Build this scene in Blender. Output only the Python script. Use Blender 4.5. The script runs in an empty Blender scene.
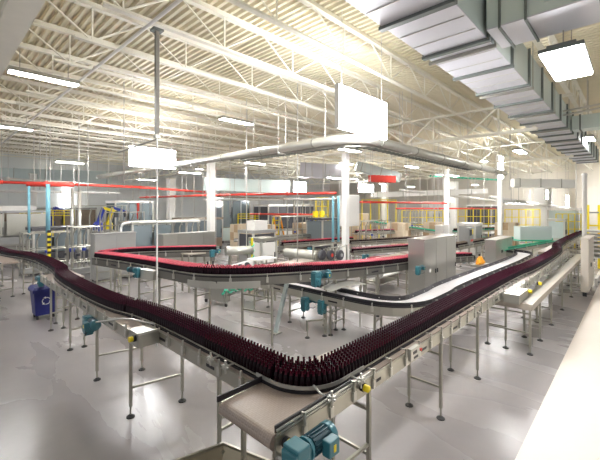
import bpy, math, random
from mathutils import Vector, Matrix
random.seed(7)
scn = bpy.context.scene
COL = scn.collection
PI = math.pi
# ---------------------------------------------------------------- camera model (metres; X and Y are the two axes of the hall)
HEAD = math.radians(43.5)
CH, SH = math.cos(HEAD), math.sin(HEAD)
EYE, FPX, HOR = 3.4, 355.0, 205.0


def P(px, d):
    """ground point seen in column px of the photograph at depth d"""
    l = (px - 300) / FPX * d
    return (d * CH + l * SH, d * SH - l * CH)


def un(px, py, z):
    d = FPX * (EYE - z) / (py - HOR)
    return P(px, d)


def zat(py, d):
    return EYE - (py - HOR) * d / FPX


cam = bpy.data.objects.new('camera', bpy.data.cameras.new('camera'))
COL.objects.link(cam)
cam.location = (0, 0, EYE)
cam.rotation_euler = (PI / 2, 0, HEAD - PI / 2)
cam.data.sensor_width = 36
cam.data.lens = FPX / 600 * 36
cam.data.shift_y = -25 / 600
cam.data.clip_end = 300
scn.camera = cam

# ---------------------------------------------------------------- materials
MATS = {}


def mat(name, col, rough=.5, metal=0., noise=0., nscale=6., emit=None, es=0., bump=0., coat=0., trans=0., rnoise=0., spec=.5):
    if name in MATS:
        return MATS[name]
    m = bpy.data.materials.new(name)
    m.use_nodes = True
    nt = m.node_tree
    b = nt.nodes['Principled BSDF']
    b.inputs['Base Color'].default_value = (*col, 1)
    b.inputs['Roughness'].default_value = rough
    b.inputs['Metallic'].default_value = metal
    b.inputs['Specular IOR Level'].default_value = spec
    if coat:
        b.inputs['Coat Weight'].default_value = coat
        b.inputs['Coat Roughness'].default_value = .08
    if trans:
        b.inputs['Transmission Weight'].default_value = trans
    if emit:
        b.inputs['Emission Color'].default_value = (*emit, 1)
        b.inputs['Emission Strength'].default_value = es
    if noise or bump or rnoise:
        tc = nt.nodes.new('ShaderNodeTexCoord')
        n = nt.nodes.new('ShaderNodeTexNoise')
        n.inputs['Scale'].default_value = nscale
        n.inputs['Detail'].default_value = 4
        nt.links.new(tc.outputs['Object'], n.inputs['Vector'])
        if noise:
            r = nt.nodes.new('ShaderNodeMix')
            r.data_type = 'RGBA'
            r.inputs[6].default_value = (*[max(0, c * (1 - noise)) for c in col], 1)
            r.inputs[7].default_value = (*[min(1, c * (1 + noise)) for c in col], 1)
            nt.links.new(n.outputs['Fac'], r.inputs[0])
            nt.links.new(r.outputs[2], b.inputs['Base Color'])
        if rnoise:
            mr = nt.nodes.new('ShaderNodeMapRange')
            mr.inputs[1].default_value = .35
            mr.inputs[2].default_value = .65
            mr.inputs[3].default_value = max(.02, rough - rnoise)
            mr.inputs[4].default_value = rough + rnoise
            nt.links.new(n.outputs['Fac'], mr.inputs[0])
            nt.links.new(mr.outputs[0], b.inputs['Roughness'])
        if bump:
            bp = nt.nodes.new('ShaderNodeBump')
            bp.inputs['Strength'].default_value = bump
            nt.links.new(n.outputs['Fac'], bp.inputs['Height'])
            nt.links.new(bp.outputs[0], b.inputs['Normal'])
    MATS[name] = m
    return m


STEEL = mat('stainless_steel', (.47, .455, .39), .32, .8, .04, 3)
STEELD = mat('brushed_steel', (.40, .39, .345), .36, .8, .05, 3)
STEELB = mat('bright_steel', (.60, .59, .54), .34, .65, .04, 3)
CABM = mat('cabinet_stainless', (.56, .55, .51), .30, .8, .04, 1.2)
LEGM = mat('leg_steel', (.42, .405, .34), .38, .7, .04, 3)
FRAMED = mat('dark_steel_frame', (.20, .19, .17), .4, .6, .05, 3)
CREAM = mat('cream_paint', (.82, .795, .70), .55, 0, .05, 3)
DECKM = mat('deck_paint', (.75, .69, .54), .6, 0, .05, 2)
GALV = mat('galvanised_sheet', (.64, .64, .69), .42, .3, .08, 1.3)
GALVS = mat('galvanised_side', (.60, .68, .66), .42, .35, .08, 1.3)
FLANGE = mat('flange_grey', (.16, .18, .17), .5, .4, .1, 4)
CONDUIT = mat('conduit_grey', (.62, .60, .56), .35, .5, .05, 3)
RODM = mat('rod_steel', (.60, .58, .55), .45, .4)
POLEM = mat('dark_pole', (.20, .19, .17), .5, .3, .1, 5)
BLACK = mat('black_plastic', (.015, .014, .018), .4)
RUBBER = mat('black_rubber', (.02, .02, .02), .7)
TEAL = mat('teal_paint', (.035, .17, .21), .35, 0, .12, 12, coat=.3)
TEALD = mat('dark_teal_paint', (.02, .075, .10), .4, 0, .1, 12)
YELLOW = mat('yellow_plastic', (.86, .68, .02), .35)
REDP = mat('red_paint', (.72, .06, .04), .4, 0, .06, 4)
ORANGE = mat('orange_plastic', (.95, .38, .02), .45, 0, .1, 8)
BLUEB = mat('blue_bin_plastic', (.015, .02, .16), .4, 0, .1, 6)
BLUEM = mat('blue_paint', (.03, .06, .42), .4)
CYAN = mat('cyan_pipe_paint', (.20, .47, .58), .4)
WHITE = mat('white_paint', (.82, .81, .78), .5, 0, .03, 3)
OFFW = mat('offwhite_enamel', (.72, .70, .66), .45, 0, .04, 3)
BEIGE = mat('beige_enamel', (.42, .375, .315), .4, .2, .05, 3)
GREYM = mat('grey_machine_paint', (.36, .36, .35), .45, .2, .1, 2)
DARKM = mat('dark_machine', (.07, .07, .08), .5, .1, .2, 5)
BROWNM = mat('brown_machine', (.26, .20, .15), .5, .1, .2, 5)
GREEN = mat('green_plastic', (.06, .48, .30), .45)
GREENB = mat('green_belt', (.10, .50, .34), .45, 0, .1, 5)
GLASS = mat('machine_glass', (.20, .24, .26), .08, .1, .05, 2)
GLASSW = mat('pale_glass', (.66, .76, .74), .1, .1, .05, 2)
PINK = mat('pink_product', (.62, .16, .22), .45, 0, .2, 9)
LAMP = mat('lamp_diffuser', (.9, .9, .9), .5, emit=(1, .99, .985), es=58)
PANELL = mat('light_panel_diffuser', (.9, .9, .9), .5, emit=(1, .995, 1), es=25)
ORLAMP = mat('orange_lamp', (.9, .2, .05), .5, emit=(1, .2, .05), es=2)
AMBER = mat('amber_glass', (.008, .002, .004), .14, 0, spec=.13)
AMBN = mat('amber_glass_neck', (.055, .004, .013), .16, 0, spec=.25)
AMBF = mat('amber_glass_rows', (.012, .003, .007), .25, 0, spec=.2)
AMBFN = mat('amber_neck_rows', (.052, .007, .020), .25, 0, spec=.25)
REDCAP = mat('red_crown', (.60, .055, .10), .3)
LABELW = mat('white_sticker', (.8, .8, .78), .5)


def belt_mat(name, col, col2, sx, sy, rough=.35):
    m = bpy.data.materials.new(name)
    m.use_nodes = True
    nt = m.node_tree
    b = nt.nodes['Principled BSDF']
    b.inputs['Roughness'].default_value = rough
    tc = nt.nodes.new('ShaderNodeTexCoord')
    br = nt.nodes.new('ShaderNodeTexBrick')
    br.offset = .5
    br.inputs['Color1'].default_value = (*col, 1)
    br.inputs['Color2'].default_value = (*[c * .93 for c in col], 1)
    br.inputs['Mortar'].default_value = (*col2, 1)
    br.inputs['Scale'].default_value = 1
    br.inputs['Mortar Size'].default_value = .0025
    br.inputs['Brick Width'].default_value = sx
    br.inputs['Row Height'].default_value = sy
    nt.links.new(tc.outputs['Object'], br.inputs['Vector'])
    nt.links.new(br.outputs['Color'], b.inputs['Base Color'])
    MATS[name] = m
    return m


BELT = belt_mat('tan_modular_belt', (.36, .295, .25), (.28, .225, .19), .06, .0254)
BELTW = belt_mat('pale_modular_belt', (.66, .63, .64), (.5, .48, .48), .08, .08)
BELTD = belt_mat('dark_modular_belt', (.12, .10, .10), (.06, .05, .05), .06, .06)


def floor_mat(name, col, dark, r0, r1, wet):
    m = bpy.data.materials.new(name)
    m.use_nodes = True
    nt = m.node_tree
    N, L = nt.nodes, nt.links
    b = N['Principled BSDF']
    tc = N.new('ShaderNodeTexCoord')
    n1 = N.new('ShaderNodeTexNoise')
    n1.inputs['Scale'].default_value = .55
    n1.inputs['Detail'].default_value = 6
    n1.inputs['Roughness'].default_value = .6
    n1.inputs['Distortion'].default_value = .3
    n2 = N.new('ShaderNodeTexNoise')
    n2.inputs['Scale'].default_value = .8
    n2.inputs['Detail'].default_value = 7
    n2.inputs['Distortion'].default_value = .5
    mp = N.new('ShaderNodeMapping')
    mp.inputs['Scale'].default_value = (1, .35, 1)
    mp.inputs['Location'].default_value = (3.1, 5.7, 0)
    L.new(tc.outputs['Object'], n1.inputs['Vector'])
    L.new(tc.outputs['Object'], mp.inputs['Vector'])
    L.new(mp.outputs[0], n2.inputs['Vector'])
    mx = N.new('ShaderNodeMix')
    mx.data_type = 'RGBA'
    mx.inputs[6].default_value = (*dark, 1)
    mx.inputs[7].default_value = (*col, 1)
    mr = N.new('ShaderNodeMapRange')
    mr.inputs[1].default_value = .28
    mr.inputs[2].default_value = .70
    L.new(n1.outputs['Fac'], mr.inputs[0])
    L.new(mr.outputs[0], mx.inputs[0])
    L.new(mx.outputs[2], b.inputs['Base Color'])
    rr = N.new('ShaderNodeMapRange')
    rr.inputs[1].default_value = .34
    rr.inputs[2].default_value = .68
    rr.inputs[3].default_value = r0
    rr.inputs[4].default_value = r1
    L.new(n2.outputs['Fac'], rr.inputs[0])
    L.new(rr.outputs[0], b.inputs['Roughness'])
    b.inputs['Specular IOR Level'].default_value = wet
    n3 = N.new('ShaderNodeTexNoise')
    n3.inputs['Scale'].default_value = 5
    n3.inputs['Detail'].default_value = 5
    L.new(tc.outputs['Object'], n3.inputs['Vector'])
    bp = N.new('ShaderNodeBump')
    bp.inputs['Strength'].default_value = .06
    bp.inputs['Distance'].default_value = .05
    L.new(n3.outputs['Fac'], bp.inputs['Height'])
    L.new(bp.outputs[0], b.inputs['Normal'])
    MATS[name] = m
    return m


FLOORM = floor_mat('polished_concrete', (.31, .285, .28), (.25, .232, .23), .18, .36, .45)
STRIPM = floor_mat('ivory_floor_coating', (.68, .615, .54), (.64, .575, .50), .35, .5, .3)

# ---------------------------------------------------------------- mesh helpers
ORIG = {}


def tag(o, label=None, cat=None, group=None, kind=None):
    if label:
        o['label'] = label
    if cat:
        o['category'] = cat
    if group:
        o['group'] = group
    if kind:
        o['kind'] = kind
    return o


def thing(name, label, cat, loc=(0, 0, 0), group=None):
    o = bpy.data.objects.new(name, None)
    o.empty_display_size = .1
    COL.objects.link(o)
    o.location = loc
    ORIG[o.name] = Vector(loc)
    return tag(o, label, cat, group)


class MB:
    def __init__(s):
        s.v, s.f, s.m = [], [], []

    def add(s, vs, fs, mi=0):
        k = len(s.v)
        s.v += [tuple(v) for v in vs]
        for f in fs:
            s.f.append(tuple(i + k for i in f))
            s.m.append(mi)
        return s

    def box(s, c, sz, rz=0, mi=0, M=None):
        hx, hy, hz = sz[0] / 2, sz[1] / 2, sz[2] / 2
        vs = [Vector((x * hx, y * hy, z * hz)) for z in (-1, 1) for x, y in ((-1, -1), (1, -1), (1, 1), (-1, 1))]
        R = M if M is not None else Matrix.Rotation(rz, 3, 'Z')
        vs = [R @ v + Vector(c) for v in vs]
        return s.add(vs, [(3, 2, 1, 0), (4, 5, 6, 7), (0, 1, 5, 4), (1, 2, 6, 5), (2, 3, 7, 6), (3, 0, 4, 7)], mi)

    def bb(s, a, b, mi=0):
        """box from corner a to corner b"""
        return s.box([(a[i] + b[i]) / 2 for i in range(3)], [abs(b[i] - a[i]) for i in range(3)], 0, mi)

    def bar(s, a, b, w, h=None, mi=0):
        """square bar from a to b"""
        a, b = Vector(a), Vector(b)
        d = b - a
        l = d.length
        if l < 1e-6:
            return s
        d.normalize()
        up = Vector((0, 0, 1)) if abs(d.z) < .95 else Vector((1, 0, 0))
        y = up.cross(d).normalized()
        z = d.cross(y)
        M = Matrix((d, y, z)).transposed()
        return s.box((a + b) / 2, (l, w, h or w), 0, mi, M)

    def tube(s, pts, r, n=8, cap=True, mi=0):
        pts = [Vector(p) for p in pts]
        rings = []
        for i, p in enumerate(pts):
            d = (pts[min(i + 1, len(pts) - 1)] - pts[max(i - 1, 0)]).normalized()
            up = Vector((0, 0, 1)) if abs(d.z) < .95 else Vector((1, 0, 0))
            y = up.cross(d).normalized()
            z = d.cross(y)
            rings.append([p + (y * math.cos(2 * PI * k / n) + z * math.sin(2 * PI * k / n)) * r for k in range(n)])
        vs = [v for rg in rings for v in rg]
        fs = []
        for i in range(len(pts) - 1):
            for k in range(n):
                a, b2 = i * n + k, i * n + (k + 1) % n
                fs.append((a, b2, b2 + n, a + n))
        if cap:
            fs.append(tuple(range(n - 1, -1, -1)))
            fs.append(tuple((len(pts) - 1) * n + k for k in range(n)))
        return s.add(vs, fs, mi)

    def lathe(s, prof, c=(0, 0, 0), n=12, mi=0, axis='Z', mis=None):
        vs, fs = [], []
        for r, z in prof:
            for k in range(n):
                a = 2 * PI * k / n
                p = (r * math.cos(a), r * math.sin(a), z)
                if axis == 'X':
                    p = (p[2], p[0], p[1])
                elif axis == 'Y':
                    p = (p[1], p[2], p[0])
                vs.append((p[0] + c[0], p[1] + c[1], p[2] + c[2]))
        k0 = len(s.v)
        s.v += vs
        for i in range(len(prof) - 1):
            for k in range(n):
                a, b = i * n + k, i * n + (k + 1) % n
                s.f.append((k0 + a, k0 + b, k0 + b + n, k0 + a + n))
                s.m.append(mis[i] if mis else mi)
        s.f.append(tuple(k0 + k for k in range(n - 1, -1, -1)))
        s.m.append(mis[0] if mis else mi)
        s.f.append(tuple(k0 + (len(prof) - 1) * n + k for k in range(n)))
        s.m.append(mis[-1] if mis else mi)
        return s

    def sweep(s, path, prof, mi=0):
        """closed profile [(offset to the left, height)] swept along a path of (x, y, z)"""
        pts = [Vector(p) for p in path]
        n = len(prof)
        vs = []
        for i, p in enumerate(pts):
            nr = normal_at(pts, i)
            for u, w in prof:
                vs.append((p.x + nr.x * u, p.y + nr.y * u, p.z + w))
        fs = []
        for i in range(len(pts) - 1):
            for k in range(n):
                a, b = i * n + k, i * n + (k + 1) % n
                fs.append((a, a + n, b + n, b))
        fs.append(tuple(range(n)))
        fs.append(tuple((len(pts) - 1) * n + k for k in range(n - 1, -1, -1)))
        return s.add(vs, fs, mi)

    def prism(s, poly, z0, z1, mi=0):
        n = len(poly)
        vs = [(x, y, z0) for x, y in poly] + [(x, y, z1) for x, y in poly]
        fs = [tuple(range(n - 1, -1, -1)), tuple(range(n, 2 * n))]
        fs += [(k, (k + 1) % n, (k + 1) % n + n, k + n) for k in range(n)]
        return s.add(vs, fs, mi)

    def mesh(s, name, mats, off=None, smooth=False):
        me = bpy.data.meshes.new(name)
        v = s.v if off is None else [(a - off[0], b - off[1], c - off[2]) for a, b, c in s.v]
        me.from_pydata(v, [], s.f)
        mats = mats if isinstance(mats, (list, tuple)) else [mats]
        for m in mats:
            me.materials.append(m)
        if len(mats) > 1:
            me.polygons.foreach_set('material_index', s.m)
        if smooth:
            me.polygons.foreach_set('use_smooth', [True] * len(me.polygons))
        me.update()
        return me

    def build(s, name, mats, parent=None, smooth=False, bevel=0):
        if parent is not None:
            off = ORIG[parent.name]
        else:
            xs = [min(v[i] for v in s.v) for i in range(3)]
            xe = [max(v[i] for v in s.v) for i in range(3)]
            off = Vector(((xs[0] + xe[0]) / 2, (xs[1] + xe[1]) / 2, xs[2]))
        me = s.mesh(name, mats, off, smooth)
        o = bpy.data.objects.new(name, me)
        COL.objects.link(o)
        ORIG[o.name] = off
        if parent is not None:
            o.parent = parent
        else:
            o.location = off
        if bevel:
            b = o.modifiers.new('bevel', 'BEVEL')
            b.width = bevel
            b.segments = 2
            b.limit_method = 'ANGLE'
        return o


def normal_at(pts, i):
    def nrm(a, b):
        d = Vector((b.x - a.x, b.y - a.y, 0))
        if d.length < 1e-9:
            return None
        d.normalize()
        return Vector((-d.y, d.x, 0))
    a = nrm(pts[i - 1], pts[i]) if i > 0 else None
    b = nrm(pts[i], pts[i + 1]) if i < len(pts) - 1 else None
    if a is None:
        return b
    if b is None:
        return a
    m = (a + b).normalized()
    c = max(.3, m.dot(a))
    return m / c


def children(o):
    return [c for c in list(bpy.data.objects) if c.parent == o]


KIDS = {}


def copy_tree(root, loc, rz=0, label=None, sub=None):
    kids = KIDS.get(root.name)
    if kids is None:
        kids = [(c, children(c)) for c in children(root)]
        KIDS[root.name] = kids
    r = root.copy()
    COL.objects.link(r)
    r.location = loc
    r.rotation_euler = (0, 0, rz)
    if label:
        r['label'] = label
    ORIG[r.name] = Vector(loc)
    for c, gs in kids:
        k = c.copy()
        COL.objects.link(k)
        k.parent = r
        for g in gs:
            q = g.copy()
            COL.objects.link(q)
            q.parent = k
    return r


def plen(path):
    s = [0]
    for a, b in zip(path, path[1:]):
        s.append(s[-1] + (Vector(b) - Vector(a)).length)
    return s


def along(path, S, t):
    t = min(max(t, 0), S[-1])
    for i in range(len(path) - 1):
        if t <= S[i + 1] + 1e-9:
            a, b = Vector(path[i]), Vector(path[i + 1])
            k = (t - S[i]) / max(1e-9, S[i + 1] - S[i])
            d = Vector((b.x - a.x, b.y - a.y, 0)).normalized()
            return a.lerp(b, k), d, Vector((-d.y, d.x, 0))
    return None


def smooth_path(ctrl, step=.12, fac=3):
    """round the corners of a polyline by repeated corner cutting"""
    p = [Vector(c) for c in ctrl]
    for _ in range(fac):
        q = [p[0]]
        for a, b in zip(p, p[1:]):
            q += [a.lerp(b, .25), a.lerp(b, .75)]
        q.append(p[-1])
        p = q
    return p


# ---------------------------------------------------------------- the setting
fl = MB().bb((-8, -8, -.2), (50, 40, 0)).build('floor', FLOORM)
tag(fl, kind='structure')
st = MB().bb((-8, -8, 0), (50, 1.18, .004)).build('trim_1', STRIPM)
tag(st, kind='structure')
WALLM = mat('wall_panel_paint', (.74, .76, .76), .6, 0, .05, .6)
WALLB = mat('wall_panel_beige', (.78, .74, .66), .6, 0, .05, .6)
w = MB()
w.bb((-4, 40, 0), (50.2, 40.2, 8.3))
for k in range(18):
    w.bb((-4 + k * 3, 39.93, 0), (-3.85 + k * 3, 40, 8.3))
w.bb((-4, 39.9, 5.2), (50, 40, 5.35))
tag(w.build('wall_left', WALLM), kind='structure')
w = MB()
w.bb((50, -8, 0), (50.2, 40, 8.3))
for k in range(16):
    w.bb((49.93, -8 + k * 3, 0), (50, -7.85 + k * 3, 8.3))
w.bb((49.9, -8, 5.4), (50, 40, 5.55))
tag(w.build('wall_far', WALLB), kind='structure')

# fluted roof deck, flutes running along Y
ZD = 8.0
d = MB()
pitch = .19
prof = []
x = -2.0
while x < 50:
    prof += [(x, ZD), (x + .07, ZD), (x + .09, ZD + .085), (x + .17, ZD + .085)]
    x += pitch
prof.append((50.0, ZD))
n = len(prof)
vs = [(a, 0 - 7, b) for a, b in prof] + [(a, 40, b) for a, b in prof]
d.add(vs, [(k, k + 1, k + 1 + n, k + n) for k in range(n - 1)])
d.bb((-2, -7, ZD + .1), (50, 40, ZD + .2))
tag(d.build('ceiling', DECKM), kind='structure')

ORDS = ['first', 'second', 'third', 'fourth', 'fifth', 'sixth', 'seventh', 'eighth', 'ninth', 'tenth', 'eleventh', 'twelfth',
        'thirteenth', 'fourteenth', 'fifteenth', 'sixteenth', 'seventeenth', 'eighteenth', 'nineteenth', 'twentieth', 'twenty first', 'twenty second']

# roof joists along X
X0J, X1J, ZT, ZB = 1.35, 49.8, 7.93, 7.08
for k in range(21):
    y = -2.02 + 1.83 * k
    r = thing('roof_joist', 'cream open web roof joist, %s from the right hand side of the hall' % ORDS[k], 'joist', (X0J, y, ZB), 'parallel roof joists')
    m = MB()
    m.bb((X0J, y - .07, ZT - .07), (X1J, y + .07, ZT - .052))
    m.bb((X0J, y - .025, ZT - .06), (X1J, y + .025, ZT + .068))
    m.build('top_chord', CREAM, r)
    m = MB()
    m.bb((X0J + .9, y - .065, ZB), (X1J, y + .065, ZB + .015))
    m.bb((X0J + .9, y - .025, ZB + .01), (X1J, y + .025, ZB + .075))
    m.build('bottom_chord', CREAM, r)
    m = MB()
    px, step = X0J + .1, 1.15
    xx = px
    top = True
    q = 0
    while xx < X1J - step:
        za, zb_ = (ZT - .03, ZB + .04) if q % 2 == 0 else (ZB + .04, ZT - .03)
        nn = 5 if xx < 20 else 4
        m.tube([(xx, y, za), (xx + step, y, zb_)], .019 if xx > 3 else .026, nn, False)
        if q % 2 == 0:
            m.bar((xx + step, y, ZB), (xx + step, y, ZT), .03)
        xx += step
        q += 1
    m.build('web', CREAM, r)

# wide flange girder along Y at the near end of the joists
g = thing('roof_girder', 'cream wide flange roof beam across the top left corner', 'beam', (1.2, 20, 6.95))
m = MB()
m.bb((.98, 1, 6.95), (1.43, 39.9, 6.99))
m.build('bottom_flange', CREAM, g)
m = MB()
m.bb((1.19, 1, 6.99), (1.22, 39.9, 7.9))
m.build('web', CREAM, g)
m = MB()
m.bb((.98, 1, 7.88), (1.43, 39.9, 7.92))
m.build('top_flange', CREAM, g)
m = MB()
m.bb((.62, 1, 6.96), (.86, 39.9, 7.0))
m.build('side_angle', CREAM, g)
# truss girders deeper in the hall
for k, (gx, lab) in enumerate(((14.6, 'cream truss girder crossing under the nearest row of joists'), (24.2, 'cream truss girder crossing the roof in the middle of the hall'),
                               (34, 'cream truss girder crossing the roof far down the hall'))):
    g = thing('truss_girder', lab, 'girder', (gx, 20, 6.2), 'truss girders')
    m = MB().bb((gx - .1, 1.5, 7.0), (gx + .1, 39.9, 7.06))
    m.build('top_chord', CREAM, g)
    m = MB().bb((gx - .09, 2.5, 6.0), (gx + .09, 39.9, 6.1))
    m.build('bottom_chord', CREAM, g)
    m = MB()
    yy, q = 2.5, 0
    while yy < 38.4:
        a, b = (7.03, 6.05) if q % 2 else (6.05, 7.03)
        m.bar((gx, yy, a), (gx, yy + 1.22, b), .06)
        if q % 2:
            m.bar((gx, yy, 6.05), (gx, yy, 7.03), .05)
        yy += 1.22
        q += 1
    m.build('web', CREAM, g)

# columns
CPOS = [(*P(345.5, 18), .29, 6.0, 'white square column behind the red bottle line, carrying a panel box'),
        (*P(211, 21.5), .38, 6.0, 'white square column standing left of the hall centre'),
        (*P(446.5, 26), .29, 6.0, 'slim pale column behind the large steel cabinet'),
        (*P(500, 27), .29, 6.0, 'slim pale column rising behind the smaller steel cabinet'),
        (*P(171, 27), .5, 5.4, 'pale column at the left beside the pipe manifold'),
        (*P(541, 34), 1.0, 5.2, 'broad pale column near the far right end wall'),
        (*P(548, 34.5), .6, 5.2, 'narrower pale column touching the broad one at far right'),
        (*P(33, 30), .5, 6.0, 'pale column far left behind the filler machine'),
        (*P(453, 40), .9, 6.0, 'distant broad pale column right of the slim one'),
        (*P(385, 34), .5, 6.0, 'distant pale column right of the panel box column'),
        (*P(225, 36), .7, 5.2, 'distant white column just right of the left centre column')]
for (cx, cy, w_, zt, lab) in CPOS:
    r = thing('steel_column', lab, 'column', (cx, cy, 0), 'building columns')
    MB().bb((cx - w_ / 2, cy - w_ / 2, .03), (cx + w_ / 2, cy + w_ / 2, zt)).build('shaft', WHITE if w_ > .28 else OFFW, r, bevel=.03)
    MB().bb((cx - w_ * .8, cy - w_ * .8, 0), (cx + w_ * .8, cy + w_ * .8, .03)).build('base_plate', STEELD, r)
    MB().bb((cx - w_ * .6, cy - w_ * .6, zt), (cx + w_ * .6, cy + w_ * .6, zt + .04)).build('cap_plate', CREAM, r)

# ---------------------------------------------------------------- big galvanised duct and branches
h = 2.75
ZDU = EYE + h
YL, YR = h / .965, h / 1.53
HT = .75
r = thing('air_duct', 'long rectangular galvanised duct overhead at the upper right', 'duct', (12, (YL + YR) / 2, ZDU))
XE = 30
m = MB()
m.bb((1.5, YR, ZDU), (XE, YL, ZDU + .02))
m.build('bottom_sheet', GALV, r)
m = MB().bb((1.5, YR, ZDU + .02), (XE, YR + .02, ZDU + HT))
m.build('right_side_sheet', GALVS, r)
m = MB().bb((1.5, YL - .02, ZDU + .02), (XE, YL, ZDU + HT))
m.build('left_side_sheet', GALVS, r)
m = MB().bb((1.5, YR, ZDU + HT), (XE, YL, ZDU + HT + .02))
m.build('top_sheet', GALVS, r)
fx = []
xx = 3.35
while xx < XE:
    fx.append(xx)
    xx += 1.52
for xx in fx:
    m = MB()
    e = .05
    m.bb((xx - .05, YR - e, ZDU - e), (xx + .05, YL + e, ZDU))
    m.bb((xx - .02, YR - e, ZDU), (xx + .02, YR, ZDU + HT + e))
    m.bb((xx - .02, YL, ZDU), (xx + .02, YL + e, ZDU + HT + e))
    m.build('flange', FLANGE, r)
for xx in fx[::2]:
    for yy in (YR - .04, YL + .04):
        MB().tube([(xx + .3, yy, ZDU - .03), (xx + .3, yy, 7.95)], .01, 5).build('hanger_rod', STEELD, r)
    MB().bb((xx + .28, YR - .06, ZDU - .06), (xx + .32, YL + .06, ZDU - .0)).build('hanger_strut', STEELD, r)
for k, xx in enumerate(fx[:-1]):
    for j in (1, 2):
        x2 = xx + 1.52 * j / 3
        if xx < 16:
            MB().bb((x2 - .006, YR + .02, ZDU - .008), (x2 + .006, YL - .02, ZDU)).build('seam', STEELB, r)

XB0, XB1 = 6.15, 7.05
r = thing('air_duct', 'galvanised branch duct leaving the big duct toward the top right corner', 'duct', ((XB0 + XB1) / 2, -1, ZDU + .03))
MB().bb((XB0, -7, ZDU + .03), (XB1, YR - .06, ZDU + .05)).build('bottom_sheet', GALV, r)
MB().bb((XB0, -7, ZDU + .05), (XB0 + .02, YR - .06, ZDU + .68)).build('side_sheet', GALVS, r)
MB().bb((XB1 - .02, -7, ZDU + .05), (XB1, YR - .06, ZDU + .68)).build('side_sheet', GALVS, r)
MB().bb((XB0, -7, ZDU + .68), (XB1, YR - .06, ZDU + .7)).build('top_sheet', GALVS, r)
for yy in (1.55, 1.2, .35, -.5, -1.5):
    m = MB()
    m.bb((XB0 - .04, yy - .015, ZDU - .01), (XB1 + .04, yy + .015, ZDU + .03))
    m.bb((XB0 - .04, yy - .015, ZDU + .03), (XB0, yy + .015, ZDU + .72))
    m.build('flange', FLANGE, r)
m = MB().bb((XB0 - .02, .62, ZDU + .18), (XB0, .98, ZDU + .5))
m.build('access_door', GALVS, r)
m = MB()
m.bar((XB0 - .035, .66, ZDU + .22), (XB0 - .035, .94, ZDU + .46), .02)
m.bar((XB0 - .035, .7, ZDU + .46), (XB0 - .035, .9, ZDU + .28), .02)
m.build('damper_handle', FLANGE, r)
for yy in (-2.2, .9):
    for xx in (XB0 + .05, XB1 - .05):
        MB().tube([(xx, yy, ZDU + .7), (xx, yy, 7.98)], .01, 5).build('hanger', STEELD, r)

xb = 16.4
r = thing('air_duct', 'second smaller branch duct at the right edge beyond the square lamp', 'duct', (xb, 0, ZDU))
MB().bb((xb, -5, ZDU + .02), (xb + .7, YR - .06, ZDU + .52)).build('duct_body', GALVS, r)
for yy in (1.5, .7, -.2, -1):
    m = MB().bb((xb - .03, yy - .02, ZDU - .02), (xb + .73, yy + .02, ZDU + .55))
    m.build('flange', FLANGE, r)
for yy in (1.3, -.4):
    MB().tube([(xb + .35, yy, ZDU + .52), (xb + .35, yy, 7.98)], .01, 5).build('hanger', STEELD, r)


def box_duct(label, a, b, sz, m_, step=1.5):
    """straight rectangular duct between two points"""
    a, b = Vector(a), Vector(b)
    r = thing('air_duct', label, 'duct', tuple((a + b) / 2))
    MB().bar(a, b, sz[0], sz[1]).build('duct_body', m_, r)
    l = (b - a).length
    dd = (b - a).normalized()
    k = .4
    while k < l:
        c = a + dd * k
        MB().bar(c - dd * .02, c + dd * .02, sz[0] + .08, sz[1] + .08).build('flange', STEELD, r)
        k += step
    for k in (.1, .5, .9):
        c = a.lerp(b, k)
        MB().tube([(c.x, c.y, c.z), (c.x, c.y, 7.95)], .012, 5).build('hanger', RODM, r)


def pz(px, py, d):
    return (*P(px, d), zat(py, d))


box_duct('pale duct hung low before the end wall, right of centre', pz(512, 183, 26), pz(572, 184, 26), (.6, .6), WHITE)
box_duct('grey duct hung behind the panel box column', pz(300, 170, 27), pz(348, 173, 27), (.7, 1.1), GALV)
box_duct('pale duct right of the panel box column under the roof', pz(356, 166, 27), pz(400, 178, 27), (.6, .7), GALVS)
box_duct('long grey duct along the left wall under the roof', pz(-20, 174, 30), pz(110, 178, 31), (.7, 1.1), GALVS, 2.5)
box_duct('long pale duct above the machines at far centre', pz(372, 195, 30), pz(486, 191, 34), (.5, .45), OFFW, 2.5)
box_duct('grey duct far behind the left centre column', pz(205, 184, 34), pz(290, 187, 34), (.8, 1.2), GALVS, 2.5)

# round overhead tube with a bend
r = thing('overhead_tube', 'long grey overhead tube that bends below the roof', 'tube', (8.2, 5.75, 5.3))
ctrl = [(8.2, 27, 5.35), (8.2, 12, 5.3), (8.2, 7.6, 5.3), (8.3, 5.6, 5.3), (10.2, 5.65, 5.3), (14, 5.7, 5.3), (24, 5.75, 5.3)]
tp = smooth_path(ctrl, fac=3)
MB().tube(tp, .14, 12).build('tube_body', STEELB, r, smooth=True)
S = plen(tp)
k = .6
while k < S[-1]:
    p, t_, nr = along(tp, S, k)
    MB().tube([p - t_ * .03, p + t_ * .03], .155, 12).build('joint_ring', STEELD, r)
    k += 2.4
for q in range(7):
    k = 1.5 + q * (S[-1] - 3) / 6
    p, t_, nr = along(tp, S, k)
    m = MB()
    for s in (-.17, .17):
        m.tube([(p.x + nr.x * s, p.y + nr.y * s, p.z - .17), (p.x + nr.x * s, p.y + nr.y * s, 7.3)], .009, 5)
    m.bar(p + nr * -.19 + Vector((0, 0, -.17)), p + nr * .19 + Vector((0, 0, -.17)), .04)
    m.build('hanger', RODM, r)
r = thing('cable_tray', 'dark runged cable tray under the bend of the overhead tube', 'cable tray', (9, 6, 5.0))
off = [(p.x + .28, p.y + .25, 5.12) for p in tp if p.y < 11 and p.x < 19]
MB().sweep(off, [(.15, 0), (.17, 0), (.17, .08), (.15, .08)]).build('side_rail', STEELD, r)
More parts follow.
